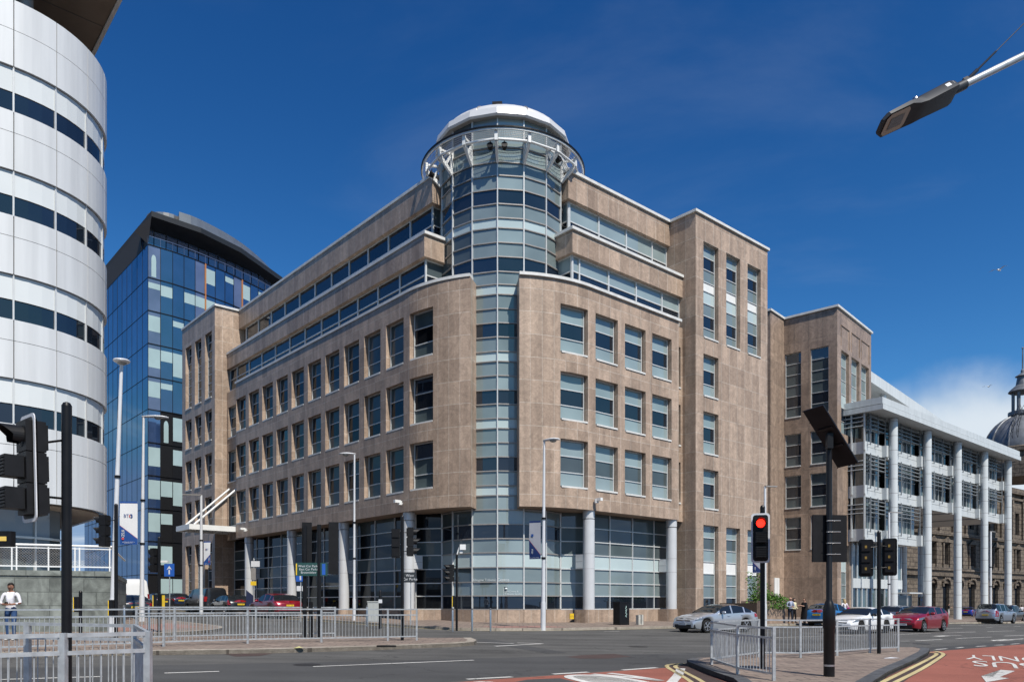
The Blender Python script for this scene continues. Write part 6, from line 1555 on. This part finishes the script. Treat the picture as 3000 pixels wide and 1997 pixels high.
# ------------------------------------------------------------------ people
SKIN=mat('skin',(.42,.24,.17),.55,0,.35,.08,9.); SKIN2=mat('skin_tanned',(.26,.13,.085),.55,0,.35,.08,9.)
def cloth(n,c): return mat('cloth_'+n,c,.85,0,.2,.12,14.)
def person(label,pos,facing,h,shirt,trouser,shoe,hair,skin=None,arms='down',stride=.06,long_hair=False,robe=None,sleeve=.5,bag=None,lean=0.,group=None,bald=False,glasses=False,holds=None):
    """one skinned figure: head, neck, torso, limbs and hands with five fingers; faces along +x"""
    skin=skin or SKIN; s=h/1.75
    root=thing('person',label,'person',pos,facing,group)
    V=[];E_=[];R=[]
    def v(x,y,z,r,rb=None,par=None):
        V.append((x*s,y*s,z*s)); R.append((r*s,(rb if rb else r)*s))
        if par is not None: E_.append((par,len(V)-1))
        return len(V)-1
    pel=v(0,0,.96,.125,.16); wai=v(.01,0,1.09,.11,.15,pel); che=v(.015+lean,0,1.27,.125,.175,wai); shc=v(.0+lean,0,1.43,.085,.13,che)
    nk=v(.005+lean,0,1.51,.055,None,shc); hd0=v(.02+lean,0,1.585,.07,.062,nk); hd=v(.025+lean,0,1.655,.098,.08,hd0); top=v(.012+lean,0,1.725,.075,.066,hd)
    nose=v(.125+lean,0,1.635,.014,None,hd)
    for sd in (1,-1): v(.02+lean,sd*.088,1.64,.014,.02,hd)
    tips=[]
    for sd in (1,-1):
        hip=v(.0,sd*.095,.90,.098,None,pel); kn=v(.03+stride*sd,sd*.10,.50,.064,None,hip); an=v(stride*1.6*sd,sd*.105,.095,.043,None,kn); hl=v(stride*1.6*sd-.02,sd*.105,.045,.042,None,an); to=v(stride*1.6*sd+.17,sd*.12,.032,.032,.042,hl)
        sh=v(.0+lean,sd*.195,1.405,.068,None,shc)
        a=arms[0 if sd>0 else 1] if isinstance(arms,(list,tuple)) else arms
        if a=='down': el=(.0,sd*.25,1.13); wr=(.06,sd*.26,.88); fd=Vector((.12,0,-1))
        elif a=='front': el=(.03,sd*.28,1.14); wr=(.24,sd*.10,1.10); fd=Vector((.75,-sd*.6,.05))
        elif a=='out': el=(.12,sd*.27,1.18); wr=(.36,sd*.14,1.24); fd=Vector((.9,-sd*.2,.2))
        elif a=='bag': el=(-.05,sd*.27,1.15); wr=(.12,sd*.22,1.02); fd=Vector((.7,-sd*.3,-.3))
        e=v(el[0]+lean,el[1],el[2],.046,None,sh); w=v(wr[0]+lean,wr[1],wr[2],.03,None,e)
        fd.normalize(); pm=Vector(wr)+fd*.07; palm=v(pm.x+lean,pm.y,pm.z,.030,.018,w)
        side=fd.cross(Vector((0,0,1))); side=side.normalized() if side.length>.1 else Vector((0,1,0)); upv=side.cross(fd)
        for k in range(4):
            b=pm+fd*.035+upv*(-.03+.02*k); Ln_=(.05,.062,.058,.044)[k]
            f1=v(b.x+lean,b.y,b.z,.0095,None,palm); m_=b+fd*Ln_*.6+side*sd*.006; f2=v(m_.x+lean,m_.y,m_.z,.009,None,f1); t_=m_+fd*Ln_*.4-side*sd*-.022; v(t_.x+lean,t_.y,t_.z,.008,None,f2)
        b=Vector(wr)+fd*.035+upv*.032; f1=v(b.x+lean,b.y,b.z,.011,None,palm); t_=b+fd*.04+upv*.03; v(t_.x+lean,t_.y,t_.z,.0095,None,f1)
    me=bpy.data.meshes.new('body'); me.from_pydata(V,E_,[]); o=bpy.data.objects.new('body',me); C.objects.link(o)
    sk=o.modifiers.new('skin','SKIN'); sv=me.skin_vertices[0].data
    for i,r in enumerate(R): sv[i].radius=r
    for i in range(len(V)): sv[i].use_root=(i==0)
    sb=o.modifiers.new('sub','SUBSURF'); sb.levels=2; sb.render_levels=2
    bpy.context.view_layer.update()
    m2=bpy.data.meshes.new_from_object(o.evaluated_get(bpy.context.evaluated_depsgraph_get())); m2.name='body'
    bpy.data.objects.remove(o)
    mats=[skin,shirt,trouser,shoe]
    for m_ in mats: m2.materials.append(m_)
    for p in m2.polygons:
        x,y,z=[q/s for q in p.center]; ay=abs(y); k=1
        if z>1.485: k=0
        elif z<.075: k=3
        elif z<1.0 and ay<.235 and not(arms=='down' and ay>.21): k=2
        if z>=.8 and k==1:
            # bare forearm and hand beyond the sleeve
            if arms=='down' or (isinstance(arms,(list,tuple)) and arms[0 if y>0 else 1]=='down'):
                if ay>.2 and z<(1.40-.55*sleeve): k=0
            elif x-lean>.165+.12*max(0,sleeve-.3) and z<1.33 and z>1.0: k=0
            elif ay>.24 and sleeve<.45 and z<1.16: k=0
        p.material_index=k; p.use_smooth=True
    b=bpy.data.objects.new('body',m2); C.objects.link(b); b.parent=root
    hc=Vector((.015+lean,0,1.665))*1.0
    if not bald:
        m=MB(); n=16
        rows=[]
        for i in range(7):
            t=PI*.5*i/6
            rows.append([(hc.x-.012+ .108*math.cos(t)*math.cos(2*PI*j/n)*(1 if math.cos(2*PI*j/n)<.25 else .92), .092*math.cos(t)*math.sin(2*PI*j/n), hc.z+.015+(.1*math.sin(t))-(.07 if (math.cos(2*PI*j/n)<.1 and i==0) else 0)+(.045 if (math.cos(2*PI*j/n)>.5 and i==0) else 0)) for j in range(n)])
        vs=[(x*s,y*s,z*s) for r in rows for x,y,z in r]; m.add(vs,[(k*n+j,k*n+(j+1)%n,(k+1)*n+(j+1)%n,(k+1)*n+j) for k in range(6) for j in range(n)])
        if long_hair:
            m.lathe([(.085*s,1.40*s),(.1*s,1.5*s),(.098*s,1.62*s),(.06*s,1.72*s)],((hc.x-.045)*s,0,0),14)
        m.build('hair',hair,root,60)
    f=MB()
    for sd in (1,-1): f.lathe([(.0,-.008*s),(.010*s,0),(.0,.008*s)],((hc.x+.088)*s,sd*.034*s,1.665*s),8,0,False)
    f.obox(((hc.x+.088)*s,0,1.592*s),(.006*s,0,0),(0,.022*s,0),(0,0,.004*s)); f.build('face_features',mat('eye_dark',(.03,.015,.012),.4),root)
    if glasses:
        g=MB()
        for sd in (1,-1):
            for j in range(12):
                a=2*PI*j/12; q=2*PI*(j+1)/12; g.cyl(((hc.x+.105)*s,(sd*.036+.024*math.cos(a))*s,(1.664+.018*math.sin(a))*s),((hc.x+.105)*s,(sd*.036+.024*math.cos(q))*s,(1.664+.018*math.sin(q))*s),.003*s,n=4)
        g.build('glasses',TRIM,root)
    if robe:
        m=MB(); n=18; rings=[(1.42,.10,.19),(1.25,.15,.235),(1.0,.17,.25),(.7,.2,.28),(.4,.23,.31),(.2,.24,.32)]
        vs=[]
        for z,rx,ry in rings:
            for j in range(n):
                a=2*PI*j/n; w_=1+.05*math.sin(5*a+z*3); vs.append(((lean*(z/1.4)+rx*math.cos(a)*w_-.01)*s,ry*math.sin(a)*w_*s,z*s))
        m.add(vs,[(k*n+j,k*n+(j+1)%n,(k+1)*n+(j+1)%n,(k+1)*n+j) for k in range(len(rings)-1) for j in range(n)]); m.build('robe',robe,root,60)
    if bag:
        m=MB(); m.obox((-.02*s,-.27*s,.98*s),(.17*s,0,0),(0,.05*s,0),(0,0,.14*s)); m.tube([(-.15*s,-.26*s,1.1*s),(-.02*s,-.1*s,1.5*s),(.1*s,-.26*s,1.1*s)],.012*s,5); m.build('bag',bag,root)
    if holds:
        m=MB(); m.obox((.33*s,0,1.13*s),(.03*s,0,.05*s),(0,.045*s,0),(-.006*s,0,.004*s)); o=m.build('held_phone',TRIM,None,None,None); o.location=pos; o.rotation_euler=(0,0,facing); tag(o,'dark phone held in both hands by the man in the white shirt','phone')
    return root
HB=mat('hair_black',(.015,.012,.01),.6,0,.3,.2,20.); HBR=mat('hair_brown',(.08,.045,.025),.6,0,.3,.2,20.); HBL=mat('hair_blonde',(.42,.31,.16),.6,0,.3,.2,20.)
JEAN=cloth('blue_denim',(.035,.075,.17)); WSH=cloth('white',(.68,.67,.70)); NAVY=cloth('navy',(.02,.025,.04)); CLBLK=cloth('black',(.012,.012,.014)); GREYC=cloth('pale_blue',(.30,.34,.44)); CREAM=cloth('cream',(.60,.55,.36)); PINKC=cloth('pink',(.75,.03,.30)); WSHOE=mat('white_trainer',(.62,.62,.6),.6); TANSH=mat('tan_shoe',(.35,.2,.08),.6)
q=ground(32,1874,.12); person('man in a white shirt and jeans looking down at a phone by the terrace wall',q,math.radians(-78),1.80,WSH,JEAN,WSHOE,HB,SKIN2,arms='front',glasses=True,holds=True,stride=.03,sleeve=.35)
q=ground(2315,1825,.12); person('bald man in a pale blue shirt talking beside the granite planter',q,math.radians(-75),1.76,GREYC,NAVY,TANSH,HB,arms='front',bald=True,stride=.03,sleeve=.9)
q=ground(2331.5,1824,.12); q.y+=.35; person('dark haired woman in a cream jacket standing behind the bald man',q,math.radians(-60),1.68,CREAM,CLBLK,CLBLK,HB,arms='bag',long_hair=True,stride=.03,sleeve=1.)
q=ground(2357,1826,.12); person('woman in a long black robe turned towards the bald man',q,math.radians(200),1.70,CLBLK,CLBLK,CLBLK,HBR,arms=('out','out'),robe=CLBLK,stride=.02,sleeve=.8)
q=ground(2474,1823,.12); person('fair haired woman in white and bright pink walking behind the blue hatchback',q,math.radians(100),1.68,cloth('pale_white',(.66,.64,.66)),PINKC,TANSH,HBL,arms='bag',long_hair=True,stride=.08,sleeve=.8,bag=PINKC)
q=ground(2969,1812,.12); person('fair haired person in a dark coat near the black taxi',q,math.radians(60),1.72,CLBLK,CLBLK,CLBLK,HBL,arms='down',stride=.06,sleeve=1.)
q=ground(2993,1811,.12); person('person in a white shirt and dark trousers at the far right edge',q,math.radians(70),1.76,WSH,NAVY,CLBLK,HB,arms='down',stride=.08,sleeve=.4)
q=ground(2779,1803,.12); person('person in black and white standing by the far white post',q,math.radians(-30),1.74,CLBLK,cloth('off_white',(.6,.6,.58)),CLBLK,HB,arms='out',stride=.04,sleeve=1.)
q=ground(2705,1806,.12); person('dark haired woman waiting beyond the red hatchback',q,math.radians(-100),1.66,CREAM,NAVY,CLBLK,HB,arms='down',long_hair=True,stride=.03,sleeve=1.)
# ------------------------------------------------------------------ camera, sun and sky
cam=bpy.data.cameras.new('camera'); co=bpy.data.objects.new('camera',cam); C.objects.link(co)
cam.sensor_width=36.; cam.lens=36.*F/3000.; cam.sensor_fit='HORIZONTAL'
co.location=(0,0,EYE); co.rotation_euler=(PI/2,0,0)
cam.shift_x=(1500.-CX)/3000.; cam.shift_y=(HZ-1997/2.)/3000.
cam.clip_start=.1; cam.clip_end=5000.
bpy.context.scene.camera=co
_ph=math.radians(11); SD=(-LL*math.cos(_ph)-RR*math.sin(_ph)).normalized(); EL=math.radians(53)
sd=Vector((SD.x*math.cos(EL),SD.y*math.cos(EL),math.sin(EL)))
sun=bpy.data.lights.new('sun','SUN'); sun.energy=5.0; sun.angle=math.radians(.53); sun.color=(1.,.945,.86)
so=bpy.data.objects.new('sun',sun); C.objects.link(so); so.rotation_euler=sd.to_track_quat('Z','Y').to_euler(); so.location=(30,-60,80)
W=bpy.data.worlds.new('World'); bpy.context.scene.world=W; W.use_nodes=True
nt=W.node_tree; L=nt.links.new; bg=nt.nodes['Background']
sky=N(nt,'ShaderNodeTexSky',sky_type='NISHITA'); sky.sun_disc=False; sky.sun_elevation=EL
sky.sun_rotation=math.atan2(sd.x,sd.y); sky.altitude=200; sky.air_density=1.0; sky.dust_density=.15; sky.ozone_density=5.
# deepen the blue as a polarising filter does
s1=N(nt,'ShaderNodeSeparateColor'); L(sky.outputs['Color'],s1.inputs['Color'])
hs=N(nt,'ShaderNodeCombineColor')
for ch,k,p,mx_ in (('Red',3.9,2.2,.26),('Green',1.98,1.6,.40),('Blue',1.535,1.32,.62)):
    m1_=N(nt,'ShaderNodeMath',operation='MULTIPLY'); m1_.inputs[1].default_value=.1; L(s1.outputs[ch],m1_.inputs[0])
    m2_=N(nt,'ShaderNodeMath',operation='POWER'); m2_.inputs[1].default_value=p; L(m1_.outputs['Value'],m2_.inputs[0])
    m3_=N(nt,'ShaderNodeMath',operation='MULTIPLY'); m3_.inputs[1].default_value=k; L(m2_.outputs['Value'],m3_.inputs[0])
    m4_=N(nt,'ShaderNodeMath',operation='MINIMUM'); m4_.inputs[1].default_value=mx_; L(m3_.outputs['Value'],m4_.inputs[0])
    m5_=N(nt,'ShaderNodeMath',operation='MULTIPLY'); m5_.inputs[1].default_value=8.7; L(m4_.outputs['Value'],m5_.inputs[0]); L(m5_.outputs['Value'],hs.inputs[ch])
# thin high cloud, thicker towards the horizon on the right
tc=N(nt,'ShaderNodeTexCoord'); sp=N(nt,'ShaderNodeSeparateXYZ'); L(tc.outputs['Generated'],sp.inputs['Vector'])
dz=N(nt,'ShaderNodeMath',operation='MAXIMUM'); dz.inputs[1].default_value=.0; L(sp.outputs['Z'],dz.inputs[0])
ad=N(nt,'ShaderNodeMath',operation='ADD'); ad.inputs[1].default_value=.12; L(dz.outputs['Value'],ad.inputs[0])
dv=N(nt,'ShaderNodeVectorMath',operation='DIVIDE'); L(tc.outputs['Generated'],dv.inputs[0])
cb=N(nt,'ShaderNodeCombineXYZ'); 
for i in range(3): L(ad.outputs['Value'],cb.inputs[i])
L(cb.outputs['Vector'],dv.inputs[1])
mp=N(nt,'ShaderNodeMapping'); mp.inputs['Location'].default_value=(2.3,.7,0); mp.inputs['Rotation'].default_value=(0,0,.5); mp.inputs['Scale'].default_value=(.8,1.7,.4); L(dv.outputs['Vector'],mp.inputs['Vector'])
n1=N(nt,'ShaderNodeTexNoise'); n1.inputs['Scale'].default_value=1.1; n1.inputs['Detail'].default_value=9; n1.inputs['Roughness'].default_value=.58; n1.inputs['Distortion'].default_value=.5; L(mp.outputs['Vector'],n1.inputs['Vector'])
# cloud cover threshold falls towards the horizon
th=N(nt,'ShaderNodeMapRange'); th.inputs['From Min'].default_value=.02; th.inputs['From Max'].default_value=.30; th.inputs['To Min'].default_value=.50; th.inputs['To Max'].default_value=.53; L(dz.outputs['Value'],th.inputs['Value'])
sb=N(nt,'ShaderNodeMath',operation='SUBTRACT'); L(n1.outputs['Fac'],sb.inputs[0]); L(th.outputs['Result'],sb.inputs[1])
cr=N(nt,'ShaderNodeMapRange'); cr.interpolation_type='SMOOTHSTEP'; cr.inputs['From Min'].default_value=.0; cr.inputs['From Max'].default_value=.22; cr.inputs['To Min'].default_value=0; cr.inputs['To Max'].default_value=.85; L(sb.outputs['Value'],cr.inputs['Value'])
hv=N(nt,'ShaderNodeMapRange'); hv.inputs['From Min'].default_value=.08; hv.inputs['From Max'].default_value=.32; hv.inputs['To Min'].default_value=.9; hv.inputs['To Max'].default_value=.055; L(dz.outputs['Value'],hv.inputs['Value'])
cm_=N(nt,'ShaderNodeMath',operation='MULTIPLY'); L(cr.outputs['Result'],cm_.inputs[0]); L(hv.outputs['Result'],cm_.inputs[1])
# pale low bank of cloud over the right-hand horizon
nv=Vector((.53,.85,.0)).normalized()
dt=N(nt,'ShaderNodeVectorMath',operation='DOT_PRODUCT'); dt.inputs[1].default_value=nv; L(tc.outputs['Generated'],dt.inputs[0])
a1=N(nt,'ShaderNodeMapRange'); a1.interpolation_type='SMOOTHSTEP'; a1.inputs['From Min'].default_value=.80; a1.inputs['From Max'].default_value=.985; L(dt.outputs['Value'],a1.inputs['Value'])
nz=N(nt,'ShaderNodeTexNoise'); nz.inputs['Scale'].default_value=4.5; nz.inputs['Detail'].default_value=9; L(tc.outputs['Generated'],nz.inputs['Vector'])
zz=N(nt,'ShaderNodeMath',operation='MULTIPLY_ADD'); zz.inputs[1].default_value=-.17; L(nz.outputs['Fac'],zz.inputs[0]); L(dz.outputs['Value'],zz.inputs[2])
a2=N(nt,'ShaderNodeMapRange'); a2.interpolation_type='SMOOTHSTEP'; a2.inputs['From Min'].default_value=.165; a2.inputs['From Max'].default_value=.105; L(zz.outputs['Value'],a2.inputs['Value'])
bk=N(nt,'ShaderNodeMath',operation='MULTIPLY'); L(a1.outputs['Result'],bk.inputs[0]); L(a2.outputs['Result'],bk.inputs[1])
mxm=N(nt,'ShaderNodeMath',operation='MAXIMUM'); L(bk.outputs['Value'],mxm.inputs[0]); L(cm_.outputs['Value'],mxm.inputs[1])
mix=N(nt,'ShaderNodeMix',data_type='RGBA'); L(mxm.outputs['Value'],mix.inputs['Factor']); L(hs.outputs['Color'],mix.inputs['A']); mix.inputs['B'].default_value=(6.2,6.9,7.6,1)
L(mix.outputs['Result'],bg.inputs['Color']); bg.inputs['Strength'].default_value=.1
vs=bpy.context.scene.view_settings; vs.view_transform='Standard'; vs.look='None'; vs.exposure=.2; vs.gamma=1.
bpy.context.scene.display_settings.display_device='sRGB'
bpy.context.scene.cycles.max_bounces=6; bpy.context.scene.cycles.diffuse_bounces=1
